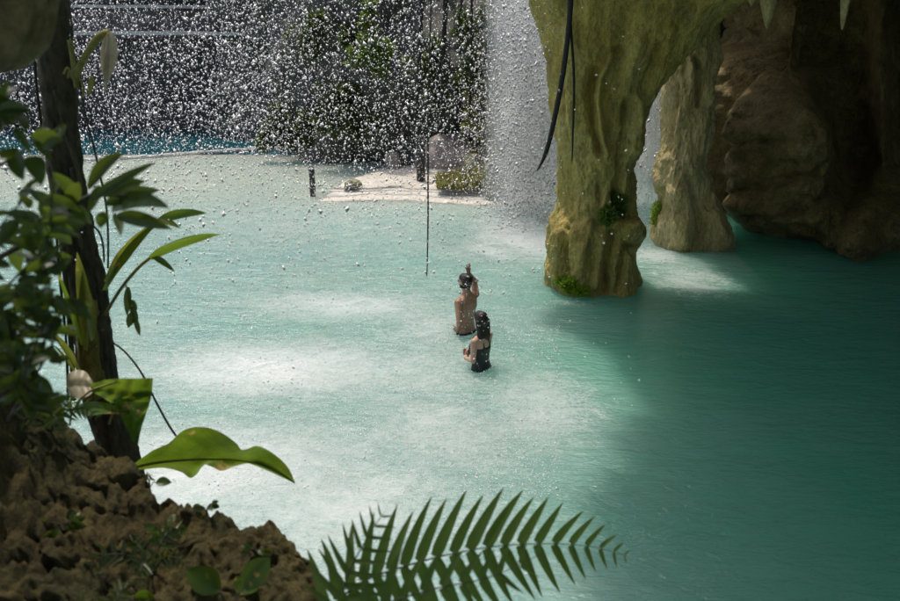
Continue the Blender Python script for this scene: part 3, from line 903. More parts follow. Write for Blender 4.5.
shrub(371, 14, 24.6, [(0, 0, 4, 6, 9), (2, 12, 3, 6, 8)], 600, 0.15, 'shrub_l', 'small green plant high on the cliff above the bright bush', 22)
shrub(487, 40, 23.4, [(0, 0, 5, 18, 22), (12, -18, 5, 14, 18), (14, 22, 5, 14, 22), (-10, 24, 5, 12, 18)], 2600, 0.17, 'shrub', 'dense olive shrub hanging at the top of the cliff end', 23)
shrub(493, 110, 23.3, [(0, 0, 5, 14, 24), (8, 24, 5, 12, 18), (-8, 30, 5, 12, 14), (-4, -16, 5, 12, 16)], 2400, 0.17, 'grass', 'yellowish olive shrub low on the cliff end above the boulders', 24)
shrub(285, 122, 25.8, [(0, 0, 5, 16, 16), (-12, 10, 5, 10, 12), (12, 14, 5, 14, 12)], 1700, 0.18, 'shrub', 'dark green shrub at the foot of the cliff by the pool', 25)
shrub(340, 100, 24.8, [(0, 0, 5, 16, 18), (14, 20, 4, 12, 16), (-10, 22, 4, 12, 14)], 1800, 0.18, 'shrub', 'dark olive shrub on the cliff below the bright bush', 26)
shrub(320, 30, 25.2, [(0, 0, 5, 14, 14), (-12, 12, 4, 10, 12)], 1000, 0.18, 'shrub', 'dark shrub on the cliff beside the bright bush', 27)
shrub(430, 60, 24.4, [(0, 0, 5, 14, 20), (8, 24, 4, 12, 16)], 1200, 0.18, 'shrub', 'dark shrub on the cliff behind the hanging vines', 28)

# ---------------------------------------------------------------- the waterfall behind the columns
def make_fall():
    V, F, A = [], [], []
    for (xa, xb, Y, sd, k) in ((0.9, 2.9, 19.4, 1, 0), (0.7, 5.7, 20.2, 6, 1), (0.8, 5.7, 20.9, 9, 1)):
        xs = np.arange(xa, xb, 0.05); zs = np.arange(-0.02, 7.0, 0.06)
        X, Z = np.meshgrid(xs, zs, indexing='ij')
        P = np.stack([X, np.full_like(X, Y), Z], -1)
        d = fbm(P, 1.6, 4, 0.8, 0.3, (sd, 0, 0))
        P[..., 1] += 0.35 * d - 0.12 * (7 - Z) * 0.2
        P[..., 0] += 0.06 * d
        base = sum(len(v) for v in V)
        u = X - xa + 0.25 * d
        A.append((np.clip(u / 0.7, 0, 1) * np.clip((xb - xa - u) / 0.5, 0, 1)).ravel())
        V.append(P.reshape(-1, 3)); F.append(grid_faces(*X.shape) + base)
    me = big_mesh('waterfall', np.concatenate(V), np.concatenate(F))
    at = me.attributes.new('body', 'FLOAT', 'POINT'); at.data.foreach_set('value', np.concatenate(A).astype(np.float32))
    o = obj('waterfall', me, M['fall'])
    tag(o, 'white veil of falling water behind the stone columns', 'waterfall', kind='stuff')
make_fall()

OCT_V = np.array([[1, 0, 0], [-1, 0, 0], [0, 1, 0], [0, -1, 0], [0, 0, 1], [0, 0, -1]], float)
OCT_F = np.array([[0, 2, 4], [2, 1, 4], [1, 3, 4], [3, 0, 4], [2, 0, 5], [1, 2, 5], [3, 1, 5], [0, 3, 5]])
def drops(name, pos, rad, stretch, label, seed):
    r = np.random.default_rng(seed)
    n = len(pos)
    q = OCT_V[None] * (1 + 0.45 * r.normal(size=(n, 6, 1)).clip(-1.2, 1.2)) * rad[:, None, None]
    q[..., 2] *= stretch[:, None]
    # slant a little
    q[..., 0] += q[..., 2] * r.normal(size=(n, 1)) * 0.25
    V = (pos[:, None, :] + q).reshape(-1, 3)
    F = (OCT_F[None] + (np.arange(n) * 6)[:, None, None]).reshape(-1, 3)
    o = obj(name, big_mesh(name, V, F), M['drop'])
    tag(o, label, 'water drops', kind='stuff')

def curtain():
    r = np.random.default_rng(5)
    want = 46000
    out = []
    while len(out) < want:
        Y = r.uniform(8.5, 19.5, 20000)
        px = r.uniform(-40, 560, 20000)
        X = (px - 450) / FPX * Y * 1.03
        Z = r.uniform(0.0, 5.3, 20000)
        den = np.array([0.5 + 0.9 * mn.noise(Vector((x * 0.8, y * 0.5, z * 0.25))) + 0.5 * mn.noise(Vector((x * 4.0, y * 2.0, z * 0.9 + 7))) for x, y, z in zip(X, Y, Z)])
        # heavier streams
        den += 0.5 * np.exp(-((px - 275) / 60) ** 2) + 0.25 * np.exp(-((px - 130) / 90) ** 2)
        den *= np.where(px > 470, np.clip(1.25 - (px - 470) / 110, 0.25, 1), 1.0)
        den *= 0.55 + 0.45 * np.clip(Z / 2.5, 0, 1)
        ok = (r.random(20000) < den * 0.7) & (X < 1.25)
        out += list(np.stack([X, Y, Z], -1)[ok])
    pos = np.array(out[:want])
    sc = pos[:, 1] / 13.0
    rad = np.clip(np.exp(r.normal(-4.95, 0.50, want)), 0.003, 0.024) * sc ** 0.5 * np.clip(0.62 + 0.38 * (pos[:, 2] - 1.0) / 1.6, 0.6, 1.0)
    drops('water_drops', pos, rad, r.uniform(1.0, 1.9, want), 'white drops of falling water scattered through the air over the pool', 1)
    # fine spray of the veil behind the columns
    n = 26000
    Y = r.uniform(17.8, 20.0, n); X = np.where(r.random(n) < 0.7, r.normal(1.6, 0.55, n), r.uniform(1.0, 5.4, n)); Z = r.uniform(0, 5.2, n)
    pos = np.stack([X, Y, Z], -1)
    drops('veil_spray', pos, np.exp(r.normal(-4.75, 0.45, n)).clip(0.003, 0.026), r.uniform(1.0, 2.2, n), 'dense fine spray beside the thick stone column', 2)
    # splashes thrown up where drops strike the pool
    n = 17000
    px = r.uniform(60, 560, n); py = 270 + 230 * r.random(n) ** 0.8
    pos = []
    for a, b in zip(px, py):
        d = ray(a, b); k = -CAM_Z / d.z
        pos.append((d.x * k, d.y * k, abs(r.normal() * 0.07)))
    drops('splash_drops', np.array(pos), np.exp(r.normal(-5.45, 0.45, n)).clip(0.002, 0.012), r.uniform(0.8, 1.5, n), 'small white splashes jumping from the pool surface', 3)
    # a few drops close by, before the tree trunk and the leaves
    n = 420
    Y = r.uniform(2.6, 6.0, n); px = r.uniform(20, 640, n); py = r.uniform(-5, 420, n)
    pos = np.array([tuple(at_y(a, b, y)) for a, b, y in zip(px, py, Y)])
    drops('near_drops', pos, r.uniform(0.0015, 0.0042, n), r.uniform(1, 1.4, n), 'sparse small drops falling close before the foliage', 4)
curtain()

# ================================================================== VINES
def vine(name, label, pts, rad, mat, group=None, wob=0.15, n=40, cat='vine'):
    P = spline(pts, n)
    rr = [rad * (1 + 0.25 * mn.noise(p * 3)) for p in P] if not hasattr(rad, '__len__') else list(np.interp(np.linspace(0, 1, n), np.linspace(0, 1, len(rad)), rad))
    o = obj(name, tube_mesh(name, P, rr, 7, True, wob), M[mat])
    return tag(o, label, cat, group)

def px_pts(lst, Y):
    return [at_y(x, y, Y) for x, y in lst]

up = lambda p, d=1.6: [p[0] + Vector((0, 0, d))] + p
g = 'vines hanging before the cliff'
vine('hanging_vine', 'thick dark vine hanging beside the tall wet post', up(px_pts([(422, -5), (420, 40), (418, 90), (416, 122)], 18)), 0.045, 'vine', g)
vine('hanging_vine', 'crooked thin vine crossing behind the long rope', up(px_pts([(445, -5), (443, 40), (437, 80), (431, 105), (428, 130)], 17.6)), 0.035, 'vine', g)
vine('hanging_vine', 'dark straight vine hanging between the rope and the olive shrub', up(px_pts([(447, -5), (445, 30), (443, 75), (441, 118)], 18.4)), 0.038, 'vine', g)
vine('hanging_vine', 'single thin vine hanging before the olive shrub', up(px_pts([(472, -5), (471, 50), (470, 118)], 18.2)), 0.03, 'vine', g)
vine('hanging_vine', 'short thin vine ending high up before the olive shrub', up(px_pts([(462, -5), (459, 15), (457, 32)], 18.2)), 0.025, 'vine', g)
vine('hanging_rope', 'long thin rope hanging down over the pool behind the swimmers', up(px_pts([(431, -5), (430, 40), (428, 100), (428, 160), (428, 220), (427, 276)], 14.2)), [0.012, 0.012, 0.012, 0.015, 0.015, 0.010], 'rope', None, 0.1, 50, 'rope')
g2 = 'black vines hanging before the thick column'
vine('hanging_root', 'thick black root slanting away from the thick column', up(px_pts([(571, -5), (568, 35), (562, 80), (552, 130), (545, 155), (537, 171)], 12.8)), [0.040, 0.040, 0.038, 0.038, 0.034, 0.008], 'vine', g2, 0.12, 50, 'root')
vine('hanging_root', 'thinner black root hanging straight down before the thick column', up(px_pts([(569, -5), (571, 30), (574, 80), (573, 130), (572, 161)], 12.85)), [0.022, 0.022, 0.020, 0.018, 0.008], 'vine', g2, 0.12, 50, 'root')

# ================================================================== PEOPLE
def capsule(V, F, p0, r0, p1, r1, seg=14, sq=(1, 1)):
    p0, p1 = Vector(p0), Vector(p1)
    d = (p1 - p0); L = d.length
    d = d.normalized() if L > 1e-6 else Vector((0, 0, 1))
    a = d.orthogonal().normalized(); b = d.cross(a)
    prof = []
    for k in range(5):
        t = math.pi / 2 * k / 5
        prof.append((-math.cos(t) * r0, math.sin(t) * r0 + 1e-4))
    prof.append((0, r0)); prof.append((L * 0.5, (r0 + r1) / 2)); prof.append((L, r1))
    for k in range(1, 6):
        t = math.pi / 2 * k / 5
        prof.append((L + math.sin(t) * r1, math.cos(t) * r1 + 1e-4))
    base = len(V)
    for (s, r) in prof:
        for k in range(seg):
            th = 2 * math.pi * k / seg
            V.append(p0 + d * s + (a * math.cos(th) + b * math.sin(th)) * r)
    n = len(prof)
    for i in range(n - 1):
        for k in range(seg):
            k2 = (k + 1) % seg
            F.append((base + i * seg + k, base + i * seg + k2, base + (i + 1) * seg + k2, base + (i + 1) * seg + k))
    F.append(tuple(base + k for k in range(seg))[::-1]); F.append(tuple(base + (n - 1) * seg + k for k in range(seg)))

def loft(V, F, rings, seg=28, cap=True):
    """rings: (center, half width, half depth)"""
    base = len(V)
    for (c, w, d) in rings:
        for k in range(seg):
            th = 2 * math.pi * k / seg
            ct, sn = math.cos(th), math.sin(th)
            V.append(Vector(c) + Vector((w * math.copysign(abs(ct) ** 0.85, ct), d * math.copysign(abs(sn) ** 0.85, sn), 0)))
    for i in range(len(rings) - 1):
        for k in range(seg):
            k2 = (k + 1) % seg
            F.append((base + i * seg + k, base + i * seg + k2, base + (i + 1) * seg + k2, base + (i + 1) * seg + k))
    if cap:
        F.append(tuple(base + k for k in range(seg))[::-1]); F.append(tuple(base + (len(rings) - 1) * seg + k for k in range(seg)))

def remeshed(name, V, F, voxel, smooth=6):
    me = mesh_from(name, V, F)
    bm = bmesh.new(); bm.from_mesh(me); bmesh.ops.recalc_face_normals(bm, faces=bm.faces); bm.to_mesh(me); bm.free()
    t = bpy.data.objects.new('tmp', me); col.objects.link(t)
    md = t.modifiers.new('r', 'REMESH'); md.mode = 'VOXEL'; md.voxel_size = voxel; md.use_smooth_shade = True
    sm = t.modifiers.new('s', 'SMOOTH'); sm.factor = 0.5; sm.iterations = smooth
    dg = bpy.context.evaluated_depsgraph_get()
    res = bpy.data.meshes.new_from_object(t.evaluated_get(dg))
    bpy.data.objects.remove(t)
    bpy.data.meshes.remove(me)
    res.name = name
    return res

def hand(V, F, wrist, direction, palm_n, spread=0.25, curl=0.15):
    d = Vector(direction).normalized()
    nrm = Vector(palm_n); nrm = (nrm - d * nrm.dot(d)).normalized()
    s = d.cross(nrm)
    w = Vector(wrist)
    for k in (-1, 0, 1):
        capsule(V, F, w + s * 0.012 * k, 0.022, w + d * 0.085 + s * 0.026 * k, 0.017, 10)
    for k, (o, L) in enumerate(((-0.034, 0.062), (-0.011, 0.075), (0.012, 0.080), (0.034, 0.072))):
        b = w + d * 0.088 + s * o
        d1 = (d + s * (o / 0.034) * spread + nrm * curl).normalized()
        d2 = (d + s * (o / 0.034) * spread + nrm * curl * 2.8).normalized()
        capsule(V, F, b, 0.0105, b + d1 * L * 0.55, 0.0098, 9)
        capsule(V, F, b + d1 * L * 0.55, 0.0098, b + d1 * L * 0.55 + d2 * L * 0.45, 0.0082, 9)
    b = w + d * 0.028 - s * 0.030
    e = b + (d * 0.6 - s * 0.75 + nrm * 0.2).normalized() * 0.045
    capsule(V, F, b, 0.014, e, 0.0115, 9)
    capsule(V, F, e, 0.0115, e + (d * 0.85 - s * 0.4 + nrm * 0.25).normalized() * 0.034, 0.009, 9)

def head(V, F, c, fwd, tilt_up=0.0):
    """c: centre of skull; fwd: horizontal facing"""
    f = Vector(fwd).normalized(); u = Vector((0, 0, 1)); s = f.cross(u)
    u2 = (u - f * tilt_up).normalized(); f = (f + u * tilt_up).normalized()
    c = Vector(c)
    capsule(V, F, c + u2 * 0.035 - f * 0.018, 0.082, c + u2 * 0.03 + f * 0.022, 0.076, 20)
    capsule(V, F, c - u2 * 0.02 + f * 0.015, 0.070, c - u2 * 0.075 + f * 0.045, 0.042, 18)      # jaw
    capsule(V, F, c + u2 * 0.012 + f * 0.092, 0.010, c - u2 * 0.028 + f * 0.108, 0.014, 10)       # nose
    capsule(V, F, c + u2 * 0.030 + f * 0.080 - s * 0.035, 0.014, c + u2 * 0.030 + f * 0.080 + s * 0.035, 0.014, 10)  # brow
    for k in (-1, 1):
        capsule(V, F, c + s * k * 0.074 + u2 * 0.022 - f * 0.004, 0.014, c + s * k * 0.074 - u2 * 0.020, 0.011, 10)   # ears
    return c, f, s, u2

def face_parts(root, c, f, s, u2):
    for k in (-1, 1):
        V, F = [], []
        p = c + f * 0.088 + s * k * 0.031 + u2 * 0.010
        capsule(V, F, p - s * 0.006, 0.010, p + s * 0.006, 0.010, 10)
        obj('eye', mesh_from('eye', V, F), M['eye'], root)
    V, F = [], []
    p = c + f * 0.088 - u2 * 0.058
    capsule(V, F, p - s * 0.018, 0.007, p + s * 0.018, 0.007, 10)
    obj('mouth', mesh_from('mouth', V, F), M['lip'], root)

def shell_hair(c, f, s, u2, long=0.0, seed=0):
    """cap of hair over the skull, optional long fall down the back"""
    V, F = [], []
    capsule(V, F, c + u2 * 0.046 - f * 0.032, 0.088, c + u2 * 0.05 + f * 0.016, 0.078, 18)
    capsule(V, F, c + u2 * 0.02 - f * 0.045, 0.082, c - u2 * 0.045 - f * 0.045, 0.066, 18)
    for k in (-1, 1):
        capsule(V, F, c + s * k * 0.045 + u2 * 0.04 - f * 0.01, 0.048, c + s * k * 0.052 - u2 * 0.02 - f * 0.025, 0.036, 12)
    if long:
        for k in range(-4, 5):
            o = s * (k * 0.017)
            a = c - f * 0.055 - u2 * 0.01 + o * 1.15
            b = c - f * 0.085 - u2 * (0.14 + long * 0.3) + o * 1.1
            e = c - f * (0.085 + 0.01 * math.sin(k * 2.1)) - u2 * (0.16 + long * (0.9 + 0.12 * math.sin(k * 1.7))) + o * 0.75
            capsule(V, F, a, 0.040, b, 0.034, 10); capsule(V, F, b, 0.034, e, 0.014, 10)
    else:
        r = random.Random(seed)
        for k in range(26):
            th = r.uniform(0, 2 * math.pi); z = r.uniform(-0.2, 1)
            q = (s * math.cos(th) + f * (math.sin(th) * 0.9 - 0.35)) * math.sqrt(max(0, 1 - z * z)) + u2 * z
            p = c + u2 * 0.04 - f * 0.012 + q * 0.082
            capsule(V, F, p, 0.014, p + q * 0.012 - u2 * 0.02, 0.008, 8)
    return remeshed('hair', V, F, 0.007, 3)

WD = 0.85   # depth of the water where they stand
def man():
    b = at_z(466, 332, 0)
    root = empty('person', (b.x, b.y, -WD), R(48))
    tag(root, 'bare chested person with wet dark hair raising one hand in the pool', 'person', 'swimmers in the pool')
    V, F = [], []
    loft(V, F, [((0, 0, 0.74), 0.150, 0.095), ((0, 0, 0.84), 0.172, 0.112), ((0, 0.005, 0.92), 0.165, 0.105), ((0, 0.008, 1.02), 0.150, 0.098), ((0, 0.006, 1.12), 0.160, 0.105),
                ((0, 0.0, 1.24), 0.182, 0.118), ((0, -0.006, 1.34), 0.190, 0.112), ((0, -0.012, 1.42), 0.165, 0.085), ((0, -0.012, 1.47), 0.10, 0.062), ((0, -0.008, 1.51), 0.062, 0.058), ((0, 0.01, 1.56), 0.056, 0.058)])
    for k in (-1, 1):
        capsule(V, F, (0.085 * k, 0, 0.80), 0.090, (0.095 * k, 0.01, 0.46), 0.058, 18)
        capsule(V, F, (0.095 * k, 0.01, 0.46), 0.056, (0.100 * k, -0.01, 0.30), 0.055, 16)
        capsule(V, F, (0.100 * k, -0.01, 0.30), 0.055, (0.105 * k, -0.02, 0.075), 0.036, 16)
        capsule(V, F, (0.105 * k, -0.04, 0.045), 0.038, (0.115 * k, 0.13, 0.032), 0.030, 14)
        capsule(V, F, (0.10 * k, -0.035, 1.28), 0.075, (0.11 * k, -0.04, 1.36), 0.06, 14)     # shoulder blades
        capsule(V, F, (0.085 * k, 0.065, 1.27), 0.060, (0.10 * k, 0.06, 1.31), 0.055, 14)     # chest
    # left arm hangs beside the body, elbow bent back
    sh, el, wr = Vector((-0.205, -0.02, 1.385)), Vector((-0.290, -0.115, 1.13)), Vector((-0.205, -0.02, 0.985))
    capsule(V, F, (-0.17, -0.01, 1.39), 0.062, sh, 0.060, 16); capsule(V, F, sh, 0.058, el, 0.042, 16); capsule(V, F, el, 0.043, wr, 0.028, 16)
    hand(V, F, wr, (0.15, 0.65, -0.6), (0.9, 0.1, 0.2), 0.2, 0.2)
    # right arm lifted, forearm up past the head
    sh, el, wr = Vector((0.215, 0.0, 1.405)), Vector((0.300, 0.10, 1.58)), Vector((0.085, 0.03, 1.765))
    capsule(V, F, (0.16, 0, 1.38), 0.062, sh, 0.060, 16); capsule(V, F, sh, 0.058, el, 0.043, 16); capsule(V, F, el, 0.043, wr, 0.028, 16)
    hand(V, F, wr, (-0.30, -0.15, 0.95), (-0.1, 0.9, 0.2), 0.45, 0.05)
    hc = head(V, F, (0, 0.028, 1.655), (-0.15, 1, 0), 0.02)
    body = obj('body', remeshed('body', V, F, 0.0065, 4), M['skin'], root)
    obj('hair', shell_hair(*hc, 0.0, 3), M['hair'], root)
    face_parts(root, *hc)
    V, F = [], []
    c, f, s, u2 = hc
    capsule(V, F, c - u2 * 0.07 + f * 0.03 - s * 0.035, 0.034, c - u2 * 0.07 + f * 0.03 + s * 0.035, 0.034, 12)
    capsule(V, F, c - u2 * 0.095 + f * 0.055, 0.032, c - u2 * 0.075 + f * 0.055, 0.03, 12)
    obj('beard', remeshed('beard', V, F, 0.008, 2), M['hair'], root)
    V, F = [], []
    loft(V, F, [((0, 0, 0.72), 0.195, 0.125), ((0, 0, 0.80), 0.188, 0.122), ((0, 0, 0.86), 0.181, 0.119), ((0, 0, 0.885), 0.179, 0.117)])
    for k in (-1, 1):
        capsule(V, F, (0.088 * k, 0, 0.74), 0.098, (0.10 * k, 0.008, 0.56), 0.088, 18)
    obj('shorts', remeshed('shorts', V, F, 0.012, 3), M['shorts'], root)

def woman():
    b = at_z(481, 368, 0)
    root = empty('person', (b.x, b.y, -WD), R(52))
    tag(root, 'person with long wet black hair in a black swimsuit standing in the pool', 'person', 'swimmers in the pool')
    V, F = [], []
    z0 = -0.08
    tors = [((0, 0, 0.74 + z0), 0.155, 0.100), ((0, -0.008, 0.84 + z0), 0.178, 0.125), ((0, 0, 0.93 + z0), 0.160, 0.105), ((0, 0.006, 1.04 + z0), 0.128, 0.086), ((0, 0.01, 1.13 + z0), 0.135, 0.095),
            ((0, 0.012, 1.24 + z0), 0.152, 0.112), ((0, 0, 1.34 + z0), 0.160, 0.098), ((0, -0.008, 1.42 + z0), 0.135, 0.072), ((0, -0.008, 1.46 + z0), 0.08, 0.052), ((0, -0.004, 1.50 + z0), 0.050, 0.048), ((0, 0.01, 1.55 + z0), 0.047, 0.050)]
    loft(V, F, tors)
    for k in (-1, 1):
        capsule(V, F, (0.088 * k, 0, 0.72), 0.088, (0.085 * k, 0.01, 0.42), 0.056, 18)
        capsule(V, F, (0.085 * k, 0.01, 0.42), 0.054, (0.088 * k, -0.01, 0.28), 0.051, 16)
        capsule(V, F, (0.088 * k, -0.01, 0.28), 0.051, (0.09 * k, -0.02, 0.07), 0.033, 16)
        capsule(V, F, (0.09 * k, -0.035, 0.04), 0.034, (0.10 * k, 0.12, 0.03), 0.027, 14)
        capsule(V, F, (0.070 * k, 0.075, 1.25 + z0), 0.058, (0.072 * k, 0.085, 1.22 + z0), 0.056, 14)
    # left arm: upper arm down and out, forearm forward across the front
    sh, el, wr = Vector((-0.175, -0.005, 1.375 + z0)), Vector((-0.225, -0.03, 1.12 + z0)), Vector((-0.13, 0.17, 1.08 + z0))
    capsule(V, F, (-0.13, -0.005, 1.38 + z0), 0.052, sh, 0.052, 16); capsule(V, F, sh, 0.050, el, 0.037, 16); capsule(V, F, el, 0.037, wr, 0.025, 16)
    hand(V, F, wr, (0.85, 0.35, 0.25), (0, -0.9, 0.1), 0.12, 0.2)
    sh, el, wr = Vector((0.175, -0.005, 1.375 + z0)), Vector((0.225, 0.06, 1.12 + z0)), Vector((0.06, 0.215, 1.10 + z0))
    capsule(V, F, (0.13, -0.005, 1.38 + z0), 0.052, sh, 0.052, 16); capsule(V, F, sh, 0.050, el, 0.037, 16); capsule(V, F, el, 0.037, wr, 0.025, 16)
    hand(V, F, wr, (-0.85, 0.3, 0.2), (0, -0.9, 0.1), 0.12, 0.2)
    hc = head(V, F, (0, 0.026, 1.635 + z0), (0.25, 1, 0), 0.0)
    obj('body', remeshed('body', V, F, 0.0065, 4), M['skin2'], root)
    obj('hair', shell_hair(*hc, 0.26, 3), M['hair'], root)
    face_parts(root, *hc)
    V, F = [], []
    grow = [(c, w + 0.009, d + 0.009) for (c, w, d) in tors[:6]] + [((0, 0.02, 1.29 + z0), 0.155, 0.112)]
    loft(V, F, grow)
    for k in (-1, 1):
        capsule(V, F, (0.070 * k, 0.077, 1.255 + z0), 0.066, (0.072 * k, 0.087, 1.22 + z0), 0.063, 14)
        P = spline([(0.085 * k, 0.115, 1.28 + z0), (0.09 * k, 0.08, 1.38 + z0), (0.088 * k, 0.0, 1.45 + z0), (0.075 * k, -0.075, 1.36 + z0), (0.06 * k, -0.10, 1.26 + z0)], 12)
        for a, c in zip(P[:-1], P[1:]):
            capsule(V, F, a, 0.012, c, 0.012, 8)
    obj('swimsuit', remeshed('swimsuit', V, F, 0.008, 3), M['suit'], root)
man()
woman()

# ================================================================== FOREGROUND
# ---------------------------------------------------------------- rock bank the photographer stands on
RIDGE = [(-3.6, 2.5, 4.55), (-2.2, 2.5, 4.45)]
for (x, y, z) in ((0, 318, 4.1), (28, 345, 3.97), (48, 376, 3.86), (62, 404, 3.78), (78, 424, 3.70), (100, 437, 3.65), (120, 452, 3.62), (137, 470, 3.58), (158, 503, 3.52), (185, 505, 3.52), (215, 508, 3.52), (245, 514, 3.51), (272, 519, 3.50), (292, 531, 3.49), (308, 545, 3.48), (318, 566, 3.47), (326, 601, 3.45), (331, 640, 3.42)):
    p = at_z(x, y, z)
    RIDGE.append((p.x, p.y, p.z))
RIDGE = sorted(RIDGE)

def bank_height(x, y):
    rx = [r[0] for r in RIDGE]; ry = [r[1] for r in RIDGE]; rz = [r[2] for r in RIDGE]
    ye = np.interp(x, rx, ry); zr = np.interp(x, rx, rz)
    # right of the last ridge point the edge runs back towards the camera
    xr = RIDGE[-1][0]
    ye = np.where(x > xr, ye - (x - xr) * 6.0, ye)
    t = y - ye
    front = zr - 0.02 - 0.10 * np.clip(-t, 0, 3) + 0.16 * np.clip(-t - 1.2, 0, 2) * 0
    fall = zr - 0.02 - 2.2 * np.clip(t, 0, 9) - 1.5 * np.clip(t, 0, 0.25)
    return np.where(t < 0, front, fall)

def make_bank():
    xs = np.concatenate([np.arange(-3.6, -1.6, 0.05), np.arange(-1.6, 0.1, 0.0058), np.arange(0.1, 1.2, 0.05)])
    ys = np.concatenate([np.arange(-3, 1.2, 0.08), np.arange(1.2, 2.75, 0.0058), np.arange(2.75, 4.6, 0.06)])
    X, Y = np.meshgrid(xs, ys, indexing='ij')
    Z = np.maximum(bank_height(X, Y), -0.6)
    P = np.stack([X, Y, Z], -1)
    w = np.clip((Y - 0.9) / 0.5, 0, 1)
    d = 0.05 * fbm(P, 3.0, 4, 0.8) + 0.026 * fbm(P, 11.0, 4, 0.7, None, (3, 3, 3)) + 0.004 * fbm(P, 60.0, 3, 0.6)
    Q = P.reshape(-1, 3)
    vor = np.array([mn.voronoi(Vector(q) * 16)[0][0] for q in Q]).reshape(X.shape)
    d += 0.042 * (0.30 - 1.3 * vor ** 2 - 0.25 * vor)
    vor2 = np.array([mn.voronoi(Vector(q) * 42)[0][0] for q in Q]).reshape(X.shape)
    d += 0.020 * (0.30 - 1.3 * vor2 ** 2 - 0.25 * vor2)
    P[..., 2] += d * w
    P[..., 1] += 0.03 * fbm(P, 9.0, 3, 0.7, None, (9, 1, 1)) * w
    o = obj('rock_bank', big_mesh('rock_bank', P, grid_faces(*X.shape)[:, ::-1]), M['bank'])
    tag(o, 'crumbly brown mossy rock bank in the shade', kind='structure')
    return P
BANK = make_bank()
def bank_pt(x, y):
    d = (BANK[..., 0] - x) ** 2 + (BANK[..., 1] - y) ** 2
    return Vector(BANK.reshape(-1, 3)[np.argmin(d)])

# ---------------------------------------------------------------- generic leaf
def leaf_mesh(name, base, tip, width, view_side=None, n=9, droop=0.0, fold=0.25, prof='leaf', twist=0.0, wave=0.0, seed=0, bend=None):
    base, tip = Vector(base), Vector(tip)
    ax = tip - base
    L = ax.length
    d = ax.normalized()
    vd = (base - CAM).normalized()
    side = d.cross(vd).normalized()
    nrm = side.cross(d).normalized()
    if twist:
        rot = Matrix.Rotation(twist, 3, d)
        side = rot @ side; nrm = rot @ nrm
    V, F = [], []
    cols = (-1, -0.5, 0, 0.5, 1)
    for i in range(n):
        t = i / (n - 1)
        c = base + ax * t + Vector((0, 0, 1)) * (droop * L * 4 * t * (1 - t))
        if bend is not None:
            c = c + bend * (t * t * L)
        if prof == 'leaf':
            w = math.sin(math.pi * min(1, (0.04 + t * 0.96)) ** 0.8) ** 0.75
        elif prof == 'strap':
            w = min(1, 0.35 + t * 2.0) * (1 - t ** 3) ** 0.9
        elif prof == 'pinna':
            w = min(1.0, 0.75 + t * 3) * (1 - t ** 2.4) ** 0.85 * (1 - 0.25 * t)
        else:
            w = math.sin(math.pi * t) ** 0.6
        w = max(w, 0.02) * width / 2
        for cc in cols:
            wv = wave * width * math.sin(t * 9 + seed + cc) * abs(cc)
            V.append(c + side * (cc * w) + nrm * (-abs(cc) * w * fold + wv))
    k = len(cols)
    for i in range(n - 1):
        for j in range(k - 1):
            F.append((i * k + j, i * k + j + 1, (i + 1) * k + j + 1, (i + 1) * k + j))
    return mesh_from(name, V, F)

def px_leaf(parent, b, t, wpx, Yb, Yt=None, mat='leaf', name='leaf', **kw):
    Yt = Yb if Yt is None else Yt
    B, T = at_y(b[0], b[1], Yb), at_y(t[0], t[1], Yt)
    w = wpx / FPX * (B - CAM).length
    o = obj(name, leaf_mesh(name, B, T, w, **kw), M[mat], parent)
    return o

def root_at(name, p, label, cat, group=None):
    """things whose part meshes are written in world coordinates keep their origin at the base"""
    r = empty(name, (0, 0, 0))
    return tag(r, label, cat, group)

# ---------------------------------------------------------------- tree trunk on the left
def rebase(root, p):
    """move an empty to the base point p without moving its parts"""
    p = Vector(p)
    root.location = p
    for c in root.children:
        c.matrix_parent_inverse = Matrix.Translation(-p)

def trunk_mesh():
    pts = [at_y(x, y, 3.6) for x, y in ((42, -120), (46, -50), (51, 0), (55, 60), (60, 120), (67, 180), (76, 230), (86, 280), (93, 330), (99, 380), (110, 425), (122, 465), (138, 540), (150, 620))]
    P = np.array([tuple(p) for p in spline(pts, 240)])
    rad = np.interp(np.linspace(0, 1, 240), [0, 0.2, 0.4, 0.6, 0.75, 0.85, 1.0], [0.058, 0.060, 0.070, 0.080, 0.085, 0.082, 0.10])
    m = 40
    th = np.linspace(0, 2 * math.pi, m, endpoint=False)
    Q = P[:, None, :] + rad[:, None, None] * np.stack([np.cos(th), np.sin(th), 0 * th], -1)[None]
    N = grid_normals(Q, True)
    N *= np.sign(((Q - P[:, None, :]) * N).sum(-1, keepdims=True))
    Q = Q + N * (0.012 * fbm(Q, 9, 4, 0.8, 3.5) + 0.008 * fbm(Q, 34, 3, 0.8, 14))[..., None]
    return big_mesh('trunk', Q, grid_faces(240, m, True))
tree = empty('tree')
tag(tree, 'slender dark tree trunk rising from the rock bank', 'tree')
obj('trunk', trunk_mesh(), M['bark'], tree)
# mossy sheath low on the trunk, lit look put into its colour, rough bark fibres, side shoots
sh = px_pts([(84, 300), (88, 335), (92, 370), (95, 396)], 3.53)
obj('lit_moss_sheath', tube_mesh('lit_moss_sheath', spline(sh, 26), [0.036, 0.05, 0.056, 0.058, 0.055, 0.05] + [0.05] * 20, 16, True, 0.35), M['barkmoss_lit'], tree)
for k, pl in enumerate(([(72, 168), (76, 200), (80, 240), (94, 270), (101, 310)], [(56, 90), (66, 130), (78, 170), (83, 205)], [(103, 330), (108, 380), (116, 420), (126, 450)], [(50, 150), (60, 200), (64, 260), (70, 330), (74, 400)])):
    obj('root_strand', tube_mesh('root_strand', spline(px_pts(pl, 3.47), 24), 0.011, 6, True, 0.4), M['bark'], tree)
rebase(tree, at_y(150, 620, 3.6))

